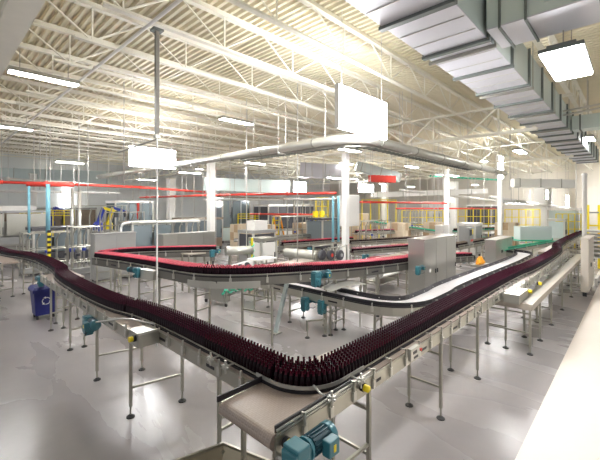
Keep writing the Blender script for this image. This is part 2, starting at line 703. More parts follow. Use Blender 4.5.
MB().sweep(off, [(-.17, 0), (-.15, 0), (-.15, .08), (-.17, .08)]).build('side_rail', STEELD, r)
S2 = plen(off)
k = .1
while k < S2[-1]:
    p, t_, nr = along(off, S2, k)
    MB().bar(p - nr * .15, p + nr * .15, .05, .03).build('rung', FLANGE, r)
    k += .28
for q in range(5):
    p, t_, nr = along(off, S2, .6 + q * (S2[-1] - 1.2) / 4)
    MB().tube([(p.x, p.y, 5.14), (p.x, p.y, 7.3)], .009, 5).build('hanger', RODM, r)

# conduit across the top left
m = MB()
m.tube([(2.95, 3, 6.86), (2.95, 38, 6.86)], .035, 8)
o = m.build('conduit_pipe', WHITE, None, True)
tag(o, 'thin pale pipe running diagonally across the roof at upper left', 'pipe')

# dark drop pole with its rod to the floor
bx, by = P(157, 8.6)
r = thing('drop_pole', 'dark square drop pole hanging from a roof joist at upper left', 'pole', (bx, by, 5.05))
MB().bar((bx, by, 5.1), (bx, by, 7.62), .085).build('pole', POLEM, r)
MB().bb((bx - .12, by - .12, 7.6), (bx + .12, by + .12, 7.66)).build('top_plate', FLANGE, r)
m = MB()
m.tube([(bx, by, 7.66), (bx, by, 7.95)], .03, 6)
m.build('stub', FLANGE, r)
MB().bb((bx - .06, by - .06, 5.02), (bx + .06, by + .06, 5.1)).build('end_box', STEELD, r)
MB().tube([(bx, by, 5.02), (bx, by, 0)], .022, 8).build('drop_tube', WHITE, r)
ax, ay = P(118, 10.5)
MB().tube([(bx, by, 5.0), (ax, ay, zat(152.5, 10.5))], .025, 6).build('side_arm', STEELD, r)

# ---------------------------------------------------------------- lamps
def make_lamp():
    r = thing('strip_lamp', '', 'lamp', (0, 0, 0), 'fluorescent roof lamps')
    m = MB()
    m.box((0, 0, .075), (1.46, .34, .05))
    m.prism([(-.73, -.17), (.73, -.17), (.73, -.15), (-.73, -.15)], .0, .06)
    m.prism([(-.73, .15), (.73, .15), (.73, .17), (-.73, .17)], .0, .06)
    m.box((-.72, 0, .03), (.02, .34, .06))
    m.box((.72, 0, .03), (.02, .34, .06))
    m.build('housing', STEELD, r)
    MB().box((0, 0, .02), (1.40, .30, .04)).build('diffuser', LAMP, r)
    for s in (-.5, .5):
        MB().tube([(s, 0, .1), (s, 0, .55)], .008, 5).build('hanger', STEELD, r)
    return r


lampz = 6.55
lamps = [(45, 79, 'white strip lamp at upper left, nearest the roof beam'), (11, 128, 'white strip lamp at the left edge of the view'),
         (237, 122, 'white strip lamp below the joists left of centre'), (255, 163.5, 'white strip lamp hung below the tube behind the left centre column'),
         (350, 150.5, 'white strip lamp in front of the panel box column top'), (412, 167, 'white strip lamp under the cable tray right of centre'),
         (147, 180, 'small distant strip lamp below the left light panel'), (190, 173, 'small distant strip lamp right of the left light panel'),
         (453, 176, 'distant strip lamp beside the slim pale column'), (475, 185, 'distant strip lamp right of the slim pale column'),
         (334, 178, 'distant strip lamp left of the panel box column'), (384, 184, 'distant strip lamp below the red duct'),
         (590, 139, 'white strip lamp at the right edge under the small branch duct'), (515, 204, 'far strip lamp low at the end wall, right'),
         (411, 187, 'distant strip lamp above the far yellow fences'), (70, 163, 'far strip lamp among the left hanger rods'), (520, 152, 'strip lamp beside the right light panel')]
FILL_LAMPS = {'small added fill lamp high over the wrapping machine': (22, 16), 'small added fill lamp high over the far right green belt': (28, 8), 'small added fill lamp high over the centre pipe frames': (27, 24),
      'tiny added fill lamp high over the left yellow fence': (37, 15), 'tiny added fill lamp high over the far centre machines': (36, 25), 'small added fill lamp high over the dark packing machine': (17, 28)}
lamps += [(300, 150, k) for k in FILL_LAMPS]  # extra lamps added only to brighten the depth of the hall
base = None
for px, py, lab in lamps:
    hh = lampz if py < 150 or lab.startswith('roof') else (5.9 if py < 172 else 5.4)
    if py > 195:
        hh = 3.9
    if py >= HOR - 1:
        hh = 3.45
    dd = FPX * (hh - EYE) / max(1.5, HOR - py)
    if dd > 48:
        dd = 46
        hh = zat(py, dd)
    X, Y = P(px, dd)
    if lab in FILL_LAMPS:
        X, Y = FILL_LAMPS[lab]
        hh = lampz
    if base is None:
        base = make_lamp()
        base['label'] = lab
        base.location = (X, Y, hh)
        KIDS[base.name] = [(c, []) for c in children(base)]
    else:
        copy_tree(base, (X, Y, hh), 0, lab)
# deep square lamp right of the duct
Z = 5.75
cor = [un(541, 57, Z), un(583, 45, Z), un(591, 73, Z), un(556, 83, Z)]
X0_, X1_ = (cor[0][0] + cor[1][0]) / 2, (cor[2][0] + cor[3][0]) / 2
Y0_, Y1_ = (cor[1][1] + cor[2][1]) / 2, (cor[0][1] + cor[3][1]) / 2
r = thing('high_bay_lamp', 'large white lamp hanging beside the big duct at upper right', 'lamp', ((X0_ + X1_) / 2, (Y0_ + Y1_) / 2, Z))
m = MB()
m.bb((X0_ - .02, Y0_ - .02, Z + .03), (X1_ + .02, Y1_ + .02, Z + .09))
m.bb((X0_ + .05, Y0_ + .08, Z + .09), (X1_ - .05, Y1_ - .08, Z + .15))
m.build('housing', FLANGE, r)
MB().bb((X0_, Y0_, Z), (X1_, Y1_, Z + .03)).build('diffuser', LAMP, r)
for xx in (X0_ + .3, X1_ - .3):
    MB().tube([(xx, (Y0_ + Y1_) / 2, Z + .15), (xx, (Y0_ + Y1_) / 2, 7.98)], .01, 5).build('hanger', STEELD, r)

# big hanging light panels (white glowing boxes)
def light_panel(x, y, z0, wx, hz, label, th=.10):
    r = thing('light_panel', label, 'light panel', (x + wx / 2, y, z0), 'hanging light panels')
    MB().bb((x + .02, y - th / 2, z0 + .02), (x + wx - .02, y + th / 2, z0 + hz - .02)).build('diffuser', PANELL, r)
    for a in (x, x + wx - .025):
        MB().bb((a, y - th / 2 - .006, z0), (a + .025, y + th / 2 + .006, z0 + hz)).build('frame_end', WHITE, r)
    for a in (x + .2, x + wx - .2):
        MB().tube([(a, y, z0 + hz - .02), (a, y, 7.9)], .012, 5).build('hanger', RODM, r)


light_panel(6.43, 4.95, EYE + 1.75, 2.15, 1.02, 'big white glowing light panel hanging left of the big duct')
light_panel(6.27, 16.6, EYE + 1.75, 2.25, .95, 'white glowing light panel hanging at left, behind the dark drop pole')
X, Y = P(497, 22)
light_panel(X, Y, EYE + 1.7, 1.25, 1.4, 'smaller white glowing light panel hanging right of the overhead tube end')
X, Y = P(545, 30)
light_panel(X, Y, zat(199, 30), 1.3, .75, 'small glowing light panel near the far right end wall')
X, Y = P(565, 36)
light_panel(X, Y, zat(207, 36), 2.4, 1.2, 'small glowing light panel low at far right beyond the broad column')
X, Y = P(293, 30)
light_panel(X, Y, zat(192, 30), 1.6, .9, 'small glowing light panel left of the grey duct at centre')
X, Y = P(358, 38)
light_panel(X, Y, zat(192, 38), 3.0, .9, 'low glowing light panel right of the panel box column')
X, Y = P(63, 34)
light_panel(X, Y, zat(207, 34), .7, 1.6, 'small upright glowing panel at left behind the tall pipes')

# ---------------------------------------------------------------- conveyors
def make_leg(m_name='leg'):
    return None


LEGMESH = {}


def leg_part(r, x, y, ztop):
    lg = MB()
    lg.bb((x - .026, y - .026, .16), (x + .026, y + .026, ztop)).build('leg', LEGM, r)
    lo = COL.objects[-1] if False else None
    return lg


def add_leg(r, x, y, ztop, w_=.043):
    m = MB()
    m.bb((x - w_ / 2, y - w_ / 2, .17), (x + w_ / 2, y + w_ / 2, ztop))
    m.tube([(x, y, .03), (x, y, .18)], .014, 6)
    o = m.build('leg', LEGM, r)
    MB().lathe([(.065, 0), (.065, .015), (.03, .035), (.018, .045)], (x, y, 0), 10).build('foot', RUBBER, o)
    return o


def offset_path(path, u, dz=0):
    pts = [Vector(p) for p in path]
    return [(p.x + normal_at(pts, i).x * u, p.y + normal_at(pts, i).y * u, p.z + dz) for i, p in enumerate(pts)]


def conveyor(name, label, path, w_, belt=BELT, plate=.19, legs=(), legspan=None, brackets=(.45, 1, -1), railm=STEEL, rail=(.035, .075), rails=True,
             strip=True, crossz=(.25, .55), group=None, cat='conveyor', slots=True, framem=STEEL, legsides=(1, -1), railoff=.02):
    pts = [Vector(p) for p in path]
    S = plen(pts)
    mid, _, _ = along(pts, S, S[-1] / 2)
    r = thing(name, label, cat, (mid.x, mid.y, 0), group)
    hw = w_ / 2
    MB().sweep(pts, [(-hw, -.05), (hw, -.05), (hw, 0), (-hw, 0)]).build('belt', belt, r)
    for s in (1, -1):
        a, b = sorted((s * hw, s * (hw + .02)))
        MB().sweep(pts, [(a, -plate), (b, -plate), (b, .0), (a, .0)]).build('side_frame', framem, r)
        if strip:
            a, b = sorted((s * (hw - .012), s * (hw + .024)))
            MB().sweep(pts, [(a, .001), (b, .001), (b, .028), (a, .028)]).build('wear_strip', BLACK, r)
        if rails:
            a, b = sorted((s * (hw - railoff), s * (hw - railoff - .014)))
            MB().sweep(pts, [(a, rail[0]), (b, rail[0]), (b, rail[1]), (a, rail[1])]).build('guide_rail', railm, r)
    step, *sides = brackets
    k = step / 2
    if step:
        i = 0
        while k < S[-1]:
            p, t_, nr = along(pts, S, k)
            for s in sides:
                q = p + nr * s * (hw + .04)
                m = MB()
                M = Matrix((t_, nr, Vector((0, 0, 1)))).transposed()
                m.box(q + Vector((0, 0, -plate * .38)), (.055, .035, plate * .62), 0, 0, M)
                m.box(q + Vector((0, 0, .03)), (.02, .02, .10), 0, 0, M)
                if rails:
                    m.box(p + nr * s * (hw + .01) + Vector((0, 0, .058)), (.02, .1, .018), 0, 0, M)
                m.build('bracket', STEELB, r)
                if slots and s == sides[-1] and i % 3 == 1 and k + step < S[-1]:
                    p2, _, nr2 = along(pts, S, k + step * .5)
                    q2 = p2 + nr2 * s * (hw + .021)
                    MB().box(q2 + Vector((0, 0, -plate * .5)), (step * .42, .004, plate * .22), 0, 0, M).build('slot', BLACK, r)
            k += step
            i += 1
    ls = legspan or hw - .02
    for k in legs:
        p, t_, nr = along(pts, S, k)
        ends = []
        for s in legsides:
            q = p + nr * s * ls
            add_leg(r, q.x, q.y, p.z - plate * .55)
            ends.append(q)
        if len(ends) == 2:
            for f in crossz:
                zz = (p.z - plate) * f
                MB().bar((ends[0].x, ends[0].y, zz), (ends[1].x, ends[1].y, zz), .032).build('crossbar', LEGM, r)
        MB().bar(p + nr * ls + Vector((0, 0, -plate + .02)), p - nr * ls + Vector((0, 0, -plate + .02)), .04).build('top_beam', LEGM, r)
    return r


ZC = 1.40
# --- right arm of the dark bottle line: wide tail belt and long run
R1 = thing('bottle_conveyor', 'near right conveyor with the wide tan belt end, full of dark bottles', 'conveyor', (6, 2.54, 0), 'sections of the dark bottle conveyor')
YN, YF, YW = 2.285, 2.80, 3.06
XT, XE1 = 2.10, 11.8
m = MB()
m.prism([(XT, YN), (XE1, YN), (XE1, YF), (3.95, YF), (3.76, YW), (XT, YW)], ZC - .1, ZC)
nose = [(XT - .07 * math.sin(a), ZC - .07 + .07 * math.cos(a)) for a in [PI * q / 10 for q in range(11)]]
vs = [(a, YN, b) for a, b in nose] + [(a, YW, b) for a, b in nose]
m.add(vs, [(q + 1, q, q + 11, q + 12) for q in range(10)] + [tuple(range(11)), tuple(range(21, 10, -1))])
m.build('belt', BELT, R1)
MB().bb((XT - .02, YN - .025, ZC - .18), (XE1, YN - .005, ZC - .01)).build('side_frame', STEEL, R1)
MB().bb((3.9, YF + .005, ZC - .18), (XE1, YF + .025, ZC - .01)).build('side_frame', STEEL, R1)
MB().bb((XT - .02, YW + .005, ZC - .18), (2.53, YW + .025, ZC - .01)).build('side_frame', STEEL, R1)
MB().bb((XT + .05, YN, ZC - .17), (3.8, YW - .06, ZC - .13)).build('bottom_pan', STEELD, R1)
# side guides on the wide belt
MB().bb((XT, YN, ZC + .005), (3.25, YN + .016, ZC + .07)).build('black_side_guide', BLACK, R1)
MB().bb((XT, YN - .02, ZC - .005), (3.7, YN - .004, ZC + .012)).build('guide_rail', STEELB, R1)
MB().bb((XT, YN - .02, ZC + .028), (3.7, YN - .004, ZC + .045)).build('guide_rail', STEELB, R1)
MB().bb((2.02, YW, ZC + .01), (2.63, YW + .016, ZC + .07)).build('black_side_guide', BLACK, R1)
for xx in [2.43 + .40 * q for q in range(24)]:
    m = MB()
    m.bb((xx - .026, YN - .055, ZC - .15), (xx + .026, YN - .026, ZC - .045))
    m.bb((xx - .009, YN - .05, ZC - .05), (xx + .009, YN - .03, ZC + .07))
    m.bb((xx - .009, YN - .05, ZC + .05), (xx + .009, YN + (.01 if xx < 3.5 else .04), ZC + .064))
    m.build('bracket', STEELB, R1)
for xx in (3.57, 4.86, 6.1, 7.33, 8.57, 9.8):
    MB().bb((xx + .07, YN - .029, ZC - .12), (xx + .24, YN - .024, ZC - .085)).build('slot', BLACK, R1)


def rail_clamp(root, x, y, z, ax):
    """cross-shaped rail clamp"""
    m = MB()
    if ax == 'Y':
        m.tube([(x, y - .05, z), (x, y + .15, z)], .011, 6)
        m.tube([(x - .065, y, z), (x + .065, y, z)], .013, 6)
    else:
        m.tube([(x - .05, y, z), (x + .15, y, z)], .011, 6)
        m.tube([(x, y - .065, z), (x, y + .065, z)], .013, 6)
    m.tube([(x, y, z - .085), (x, y, z + .08)], .013, 6)
    m.lathe([(.028, -.03), (.028, .03)], (x, y, z), 8)
    m.build('rail_clamp', STEELB, root)


rail_clamp(R1, 2.81, YN - .06, ZC + .05, 'Y')
rail_clamp(R1, 3.33, YN - .06, ZC + .05, 'Y')
MB().tube([(2.81, YN + .09, ZC + .05), (2.84, 2.50, ZC + .085)], .012, 6).build('clamp_rod', STEELB, R1)
for xx, zz in ((2.18, 1.315), (3.38, 1.355)):
    MB().lathe([(.048, -.02), (.048, .02)], (xx, YN - .055, zz), 14, axis='Y').build('bearing_flange', BLACK, R1)
    MB().lathe([(.02, -.045), (.036, -.035), (.04, -.01), (.04, .03)], (xx, YN - .095, zz), 14, axis='Y').build('yellow_shaft_cover', YELLOW, R1, True)
o = MB().bb((4.49, YN - .085, ZC - .11), (4.74, YN - .03, ZC + .05)).build('sensor_box', STEELB, R1)
MB().bb((4.55, YN - .09, ZC - .03), (4.66, YN - .083, ZC + .01)).build('dark_window', BLACK, o)
MB().bb((4.57, YN - .09, ZC - .095), (4.69, YN - .083, ZC - .065)).build('dark_window', BLACK, o)
MB().lathe([(.02, -.03), (.02, .03)], (4.79, YN - .065, ZC - .03), 10, axis='Y').build('red_button', REDP, R1)
# legs
for xx, yin in ((3.55, 2.80), (5.64, 2.80), (7.44, 2.78), (9.5, 2.66)):
    add_leg(R1, xx, YN - .02, ZC - .15)
    add_leg(R1, xx, yin, ZC - .17)
    for zz in (.50, 1.02):
        MB().bar((xx, YN - .02, zz), (xx, yin, zz), .032).build('crossbar', LEGM, R1)
for xx in (5.64, 7.44):
    MB().bar((xx, YN - .02, ZC - .2), (xx, YN - .05, ZC - .09), .05).build('gusset', STEELB, R1)
MB().bar((2.3, YN + .02, .62), (3.55, YN - .02, .62), .032).build('crossbar', LEGM, R1)
for (xx, yy) in ((2.3, YN + .03), (2.3, 3.0), (2.75, 3.0)):
    add_leg(R1, xx, yy, ZC - .17)
MB().bar((2.3, YN + .03, .45), (2.3, 3.0, .45), .032).build('crossbar', LEGM, R1)

# bottle centre line -------------------------------------------------
arc_c, arc_r = (3.16, 2.92), .375
XL, YR_ = arc_c[0] - arc_r, arc_c[1] - arc_r          # 2.785, 2.545
bc = [(31.5, 2.79), (19.9, 2.79), (18.7, 2.38), (12.6, 2.35), (11.2, YR_), (3.8, YR_)]
rp = smooth_path([(a, b, ZC) for a, b in bc], fac=3) + [Vector((arc_c[0], YR_, ZC))]
lp = [Vector((XL, arc_c[1], ZC))] + smooth_path([(XL, 3.05, ZC), (XL, 6.25, ZC), (2.48, 7.35, ZC), (2.48, 11.2, ZC), (2.79, 12.3, ZC), (2.78, 16.1, ZC), (2.05, 18.3, ZC), (2.0, 26, ZC)], fac=3)
arcp = [Vector((arc_c[0] - arc_r * math.sin(a), arc_c[1] - arc_r * math.cos(a), ZC)) for a in [PI / 2 * q / 12 for q in range(1, 12)]]
bc_pts = rp + arcp + lp
BS = plen(bc_pts)
IARC = BS[len(rp) - 1]
tA = IARC
tB = BS[len(rp) + len(arcp)]
NROW = 6
RP = .0545


def bottle_profile():
    return [(.0285, 0), (.0305, .006), (.0305, .125), (.027, .145), (.0165, .170), (.0135, .185), (.0125, .215), (.0145, .217), (.0145, .226), (.0125, .228), (.010, .226), (.009, .19)]


def stream(t0, t1, step):
    out = []
    t = t0
    while (t < t1) if step > 0 else (t > t1):
        for j in range(NROW):
            u = (j - (NROW - 1) / 2) * RP
            tt = t + (step / 2 if j % 2 else 0)
            p2, tg2, nr2 = along(bc_pts, BS, tt)
            out.append((p2.x + nr2.x * u, p2.y + nr2.y * u, ZC + .002))
        t += step
    return out


raw = []
for j in range(NROW - 1, -2, -1):                                        # the bend: concentric rows, each with its own even spacing
    rr = arc_r + (NROW - 1) / 2 * RP - (NROW - 1 - j) * .0565
    nb = max(3, int(rr * PI / 2 / .0615))
    for q in range(nb):
        a = (q + (.25 if j % 2 else .75)) / nb * PI / 2
        raw.append((arc_c[0] - rr * math.sin(a), arc_c[1] - rr * math.cos(a), ZC + .002))
raw += stream(tA - .035, .1, -.0625) + stream(tB + .035, BS[-1] - .1, .0625)
grid = {}
bots = []
for p in raw:
    kx, ky = int(p[0] / .06), int(p[1] / .06)
    if all((q[0] - p[0]) ** 2 + (q[1] - p[1]) ** 2 >= .053 ** 2 for a in (-1, 0, 1) for b in (-1, 0, 1) for q in grid.get((kx + a, ky + b), ())):
        grid.setdefault((kx, ky), []).append(p)
        bots.append(p)
bots.sort(key=lambda p: p[0] ** 2 + p[1] ** 2)
NB = 300
pr = bottle_profile()
bme = MB().lathe(pr, n=14, mis=[0, 0, 0, 0, 1, 1, 1, 1, 1, 0, 0]).mesh('beer_bottle', [AMBER, AMBN], None, True)
b0 = bpy.data.objects.new('beer_bottle', bme)
tag(b0, 'dark amber glass bottle packed upright around the near bend of the conveyor', 'bottle', 'dark bottles at the near bend')
COL.objects.link(b0)
b0.location = bots[0]
for p in bots[1:NB]:
    b = b0.copy()
    COL.objects.link(b)
    b.location = p


def stuff_bottles(name, pts, mats, prof, mis, n, label, cat):
    rn = len(prof)
    base = []
    for rr, z in prof:
        for k in range(n):
            a = 2 * PI * k / n
            base.append((rr * math.cos(a), rr * math.sin(a), z))
    V, Fc, Mi = [], [], []
    for p in pts:
        k0 = len(V)
        V += [(p[0] + a, p[1] + b, p[2] + c) for a, b, c in base]
        for i in range(rn - 1):
            for k in range(n):
                a, b = k0 + i * n + k, k0 + i * n + (k + 1) % n
                Fc.append((a, b, b + n, a + n))
                Mi.append(mis[i])
        Fc.append(tuple(k0 + (rn - 1) * n + k for k in range(n)))
        Mi.append(mis[-1])
    me = bpy.data.meshes.new(name)
    o0 = pts[0]
    me.from_pydata([(a - o0[0], b - o0[1], c - o0[2]) for a, b, c in V], [], Fc)
    for m_ in mats:
        me.materials.append(m_)
    me.polygons.foreach_set('material_index', Mi)
    me.polygons.foreach_set('use_smooth', [True] * len(me.polygons))
    o = bpy.data.objects.new(name, me)
    o.location = o0
    COL.objects.link(o)
    return tag(o, label, cat, None, 'stuff')


lowp = [(.030, 0), (.0305, .13), (.0145, .175), (.0125, .214), (.0145, .218), (.0135, .228), (.010, .200)]
stuff_bottles('beer_bottles', bots[NB:], [AMBF, AMBFN], lowp, [0, 0, 1, 1, 1, 0], 8,
              'long dense rows of dark bottles filling both arms of the front conveyor', 'bottles')


# guides that follow the bottle stream
def sub_path(t0, t1, n, u):
    out = []
    for q in range(n + 1):
        p, tg, nr = along(bc_pts, BS, t0 + (t1 - t0) * q / n)
        out.append(Vector((p.x + nr.x * u, p.y + nr.y * u, ZC)))
    return out


def t_of(pred):
    return BS[[i for i, p in enumerate(bc_pts) if pred(p)][0]]


GU = RP * 2.5 + .038
gp = sub_path(tA - .45, tB + .25, 30, GU)
MB().sweep(gp, [(-.006, .04), (.006, .04), (.006, .08), (-.006, .08)]).build('bend_guide', STEELB, R1)
MB().sweep(gp, [(-.012, .003), (.012, .003), (.012, .034), (-.012, .034)]).build('black_bend_guide', BLACK, R1)


def rail_pair(root, pa, pb, u0=GU):
    """steel guide along the bottle stream between two stations, both sides"""
    n = max(6, int((pb - pa) / .3))
    for s in (1, -1):
        g_ = sub_path(pa, pb, n, s * u0)
        MB().sweep(g_, [(-.005, .045), (.005, .045), (.005, .062), (-.005, .062)]).build('guide_rail', STEEL, root)
        MB().sweep(g_, [(-.012, .003), (.012, .003), (.012, .028), (-.012, .028)]).build('wear_strip', BLACK, root)


t12 = t_of(lambda p: p.x < 11.6)
rail_pair(R1, t12, tA - .45)

# --- left arm sections
LEFT = lambda y: t_of(lambda p: p.y > y and p.x < 3)
A_ = conveyor('bottle_conveyor', 'near left conveyor of dark bottles running into the bend', [(XL, 3.10, ZC), (XL, 7.95, ZC)], .47, brackets=(.45, 1), rails=False,
              strip=False, legs=(), group='sections of the dark bottle conveyor', plate=.18)
rail_pair(A_, tB + .25, LEFT(6.7))
for xx, yy in ((2.6, 3.9), (3.0, 3.9)):
    add_leg(A_, xx, yy, ZC - .16)
MB().bar((2.6, 3.9, .5), (3.0, 3.9, .5), .032).build('crossbar', LEGM, A_)
for yy in (3.6, 3.92):
    rail_clamp(A_, XL - .30, yy, ZC + .05, 'X')
B_ = conveyor('bottle_conveyor', 'second left conveyor of dark bottles, set outward behind the near one', [(2.47, 5.75, ZC - .01), (2.47, 12.4, ZC - .01)], .40, brackets=(.5, 1), rails=False,
              strip=False, legs=(), group='sections of the dark bottle conveyor', plate=.18)
for (xa, ya), (xb_, yb_) in (((2.26, 5.89), (3.06, 5.72)), ((2.29, 7.61), (3.07, 7.41)), ((2.33, 9.64), (2.62, 9.62)), ((2.33, 11.5), (2.62, 11.5))):
    add_leg(B_, xa, ya, ZC - .16)
    add_leg(B_, xb_, yb_, ZC - .19)
    MB().bar((xa, ya, .47), (xb_, yb_, .47), .032).build('crossbar', LEGM, B_)
    MB().bar((xa, ya, ZC - .21), (xb_, yb_, ZC - .21), .045).build('top_beam', LEGM, B_)
rail_pair(B_, LEFT(6.7), LEFT(11.8))
MB().bb((2.2, 5.45, ZC - .17), (2.53, 5.80, ZC + .05)).build('end_housing', STEELD, B_, bevel=.012)
MB().bb((2.2, 5.43, ZC + .03), (2.53, 5.46, ZC + .07)).build('housing_rim', STEELB, B_)
MB().lathe([(.05, -.02), (.05, .02)], (2.18, 5.55, ZC - .03), 12, axis='X').build('bearing_flange', BLACK, B_)
MB().lathe([(.042, -.035), (.038, .035)], (2.14, 5.55, ZC - .03), 12, axis='X').build('yellow_shaft_cover', YELLOW, B_)
MB().tube([(2.15, 6.6, ZC + .05), (2.36, 6.15, ZC + .09), (2.57, 5.7, ZC + .06)], .014, 6).build('clamp_rod', STEELB, B_)
MB().tube([(2.0, 6.7, ZC), (2.33, 6.3, ZC + .08)], .014, 6).build('clamp_rod', STEELB, B_)
C_ = conveyor('bottle_conveyor', 'third left conveyor of dark bottles beside the blue bin', [(2.84, 11.2, ZC), (2.84, 17.3, ZC)], .40, brackets=(.6, 1), rails=False, strip=False,
              legs=(.9, 2.2, 4.0, 5.8), group='sections of the dark bottle conveyor', legspan=.27, crossz=(.35, .62, .9))
rail_pair(C_, LEFT(11.8), LEFT(16.6))
D_ = conveyor('bottle_conveyor', 'farthest left conveyor of dark bottles at the left edge', [(2.02, 15.8, ZC), (1.98, 26, ZC)], .44, brackets=(.9, 1), rails=False, strip=False,
              legs=(1, 3.5, 6, 8.5), group='sections of the dark bottle conveyor')
rail_pair(D_, LEFT(16.6), BS[-1] - .1)
# --- right arm, farther sections
R2 = conveyor('bottle_conveyor', 'second right conveyor of dark bottles, stepped toward the aisle', [(19.4, 2.36, ZC - .01), (9.3, 2.30, ZC - .01)], .38, brackets=(.5, 1), rails=False, strip=False,
              legs=(2, 4.5, 7), group='sections of the dark bottle conveyor')
rail_pair(R2, t_of(lambda p: p.x < 19.2), t12)
MB().bb((9.1, 1.90, ZC - .22), (10.0, 2.22, ZC - .02)).build('end_housing', STEELD, R2)
for xx in (10.1, 11.3):
    MB().lathe([(.05, -.02), (.05, .02)], (xx, 1.93, ZC - .1), 12, axis='Y').build('bearing_flange', BLACK, R2)
    MB().lathe([(.045, -.04), (.045, .04)], (xx, 1.88, ZC - .1), 12, axis='Y').build('yellow_shaft_cover', YELLOW, R2)
    MB().bar((xx, 2.02, ZC - .1), (xx, 1.93, ZC - .1), .06).build('bearing_arm', STEELB, R2)
R3 = conveyor('bottle_conveyor', 'farthest right conveyor of dark bottles near the end wall', [(31.5, 2.84, ZC), (18.3, 2.84, ZC)], .50, brackets=(1.0, 1), rails=False, strip=False,
              legs=(2, 5, 8, 11), group='sections of the dark bottle conveyor')
rail_pair(R3, .2, t_of(lambda p: p.x < 19.6))

# drip tray frame along the aisle side
r = thing('drip_tray_frame', 'beige steel tray frame along the aisle side of the right conveyor', 'frame', (14, 1.9, 0))
ZG = 1.02
MB().bb((9.35, 1.70, ZG), (21.5, 1.80, ZG + .14)).build('side_beam', BEIGE, r)
MB().bb((9.35, 1.80, ZG), (9.47, 2.62, ZG + .14)).build('end_beam', BEIGE, r)
MB().bb((9.47, 1.80, ZG + .02), (21.5, 2.1, ZG + .04)).build('tray_sheet', STEELD, r)
for xx in (9.45, 10.6, 12.2, 14.2, 16.4, 18.6, 20.8):
    add_leg(r, xx, 1.76, ZG)
    add_leg(r, xx, 2.10, ZG + .02) if xx > 10 else None
    for zz in (.48, .92):
        MB().bar((xx, 1.76, zz), (xx, 2.62 if xx < 10 else 2.1, zz), .032).build('crossbar', LEGM, r)

# steel chute at the bottom edge
r = thing('collecting_chute', 'open stainless chute tray at the bottom edge below the tan belt', 'chute', (2.2, 3.4, 0))
zc = .55
m = MB()
A0, A1, A2, A3 = Vector((2.45, 3.58, zc)), Vector((2.68, 2.78, zc)), Vector((1.5, 2.5, zc)), Vector((1.43, 3.84, zc))
c0, c1, c2, c3 = [v + Vector((0, 0, -.28)) + (Vector((2.0, 3.1, zc)) - v) * .35 for v in (A0, A1, A2, A3)]
V = [A0, A1, A2, A3, c0, c1, c2, c3]
e = Vector((0, 0, -.012))
V2 = [v + e for v in V]
F4 = [(0, 4, 5, 1), (1, 5, 6, 2), (2, 6, 7, 3), (3, 7, 4, 0), (4, 7, 6, 5)]
m.add(V + V2, F4 + [tuple(i + 8 for i in reversed(f)) for f in F4])
m.build('pan', mat('worn_steel', (.36, .31, .22), .35, .75, .12, 4), r)
m = MB()
for a, b in ((A0, A1), (A1, A2), (A2, A3), (A3, A0)):
    m.bar(a, b, .03, .03)
m.build('rolled_rim', STEEL, r)
for v in (A0, A1, A2, A3):
    add_leg(r, v.x * .93 + 2.0 * .07, v.y * .93 + 3.1 * .07, zc - .05, .04)

# ---------------------------------------------------------------- gear motors
def make_motor():
    r = thing('gear_motor', '', 'motor', (0, 0, 0), 'teal gear motors')
    m = MB()
    m.box((0, 0, -.02), (.20, .17, .30))
    m.box((0, 0, .10), (.15, .18, .12))
    m.lathe([(.075, -.1), (.075, .1)], (0, 0, -.05), 16, axis='Y')
    m.lathe([(.035, -.115), (.035, .115)], (0, 0, -.05), 12, axis='Y')
    m.box((-.06, 0, -.19), (.06, .14, .04))
    m.box((.06, 0, -.19), (.06, .14, .04))
    m.build('gearbox', TEAL, r, bevel=.012)
    m = MB()
    m.lathe([(.10, 0), (.10, .025), (.07, .04), (.07, .06)], (.10, 0, .06), 18, axis='X')
    m.build('flange', TEAL, r)
    m = MB()
    m.lathe([(.082, 0), (.082, .21)], (.16, 0, .06), 18, axis='X')
    for k in range(16):
        a = 2 * PI * k / 16
        M = Matrix.Rotation(a, 3, 'X')
        m.box(Vector((.265, 0, .06)) + M @ Vector((0, 0, .086)), (.2, .008, .022), 0, 0, M)
    m.build('motor_body', TEALD, r)
    m = MB()
    m.lathe([(.098, 0), (.1, .01), (.1, .07), (.085, .085)], (.37, 0, .06), 18, axis='X')
    m.build('fan_cover', TEAL, r, True)
    m = MB()
    m.box((.30, -.125, .05), (.14, .09, .14))
    m.build('terminal_box', TEAL, r, bevel=.01)
    m = MB().box((.30, -.172, .05), (.03, .004, .06))
    m.build('yellow_label', YELLOW, r)
    m = MB().tube([(.30, -.13, -.02), (.31, -.14, -.12), (.22, -.12, -.16), (.1, -.05, -.14)], .008, 6)
    m.build('cable', RUBBER, r)
    m = MB()
    m.lathe([(.022, 0), (.022, .22)], (0, .0, -.05), 10, axis='Y')
    m.build('shaft', STEELB, r)
    return r


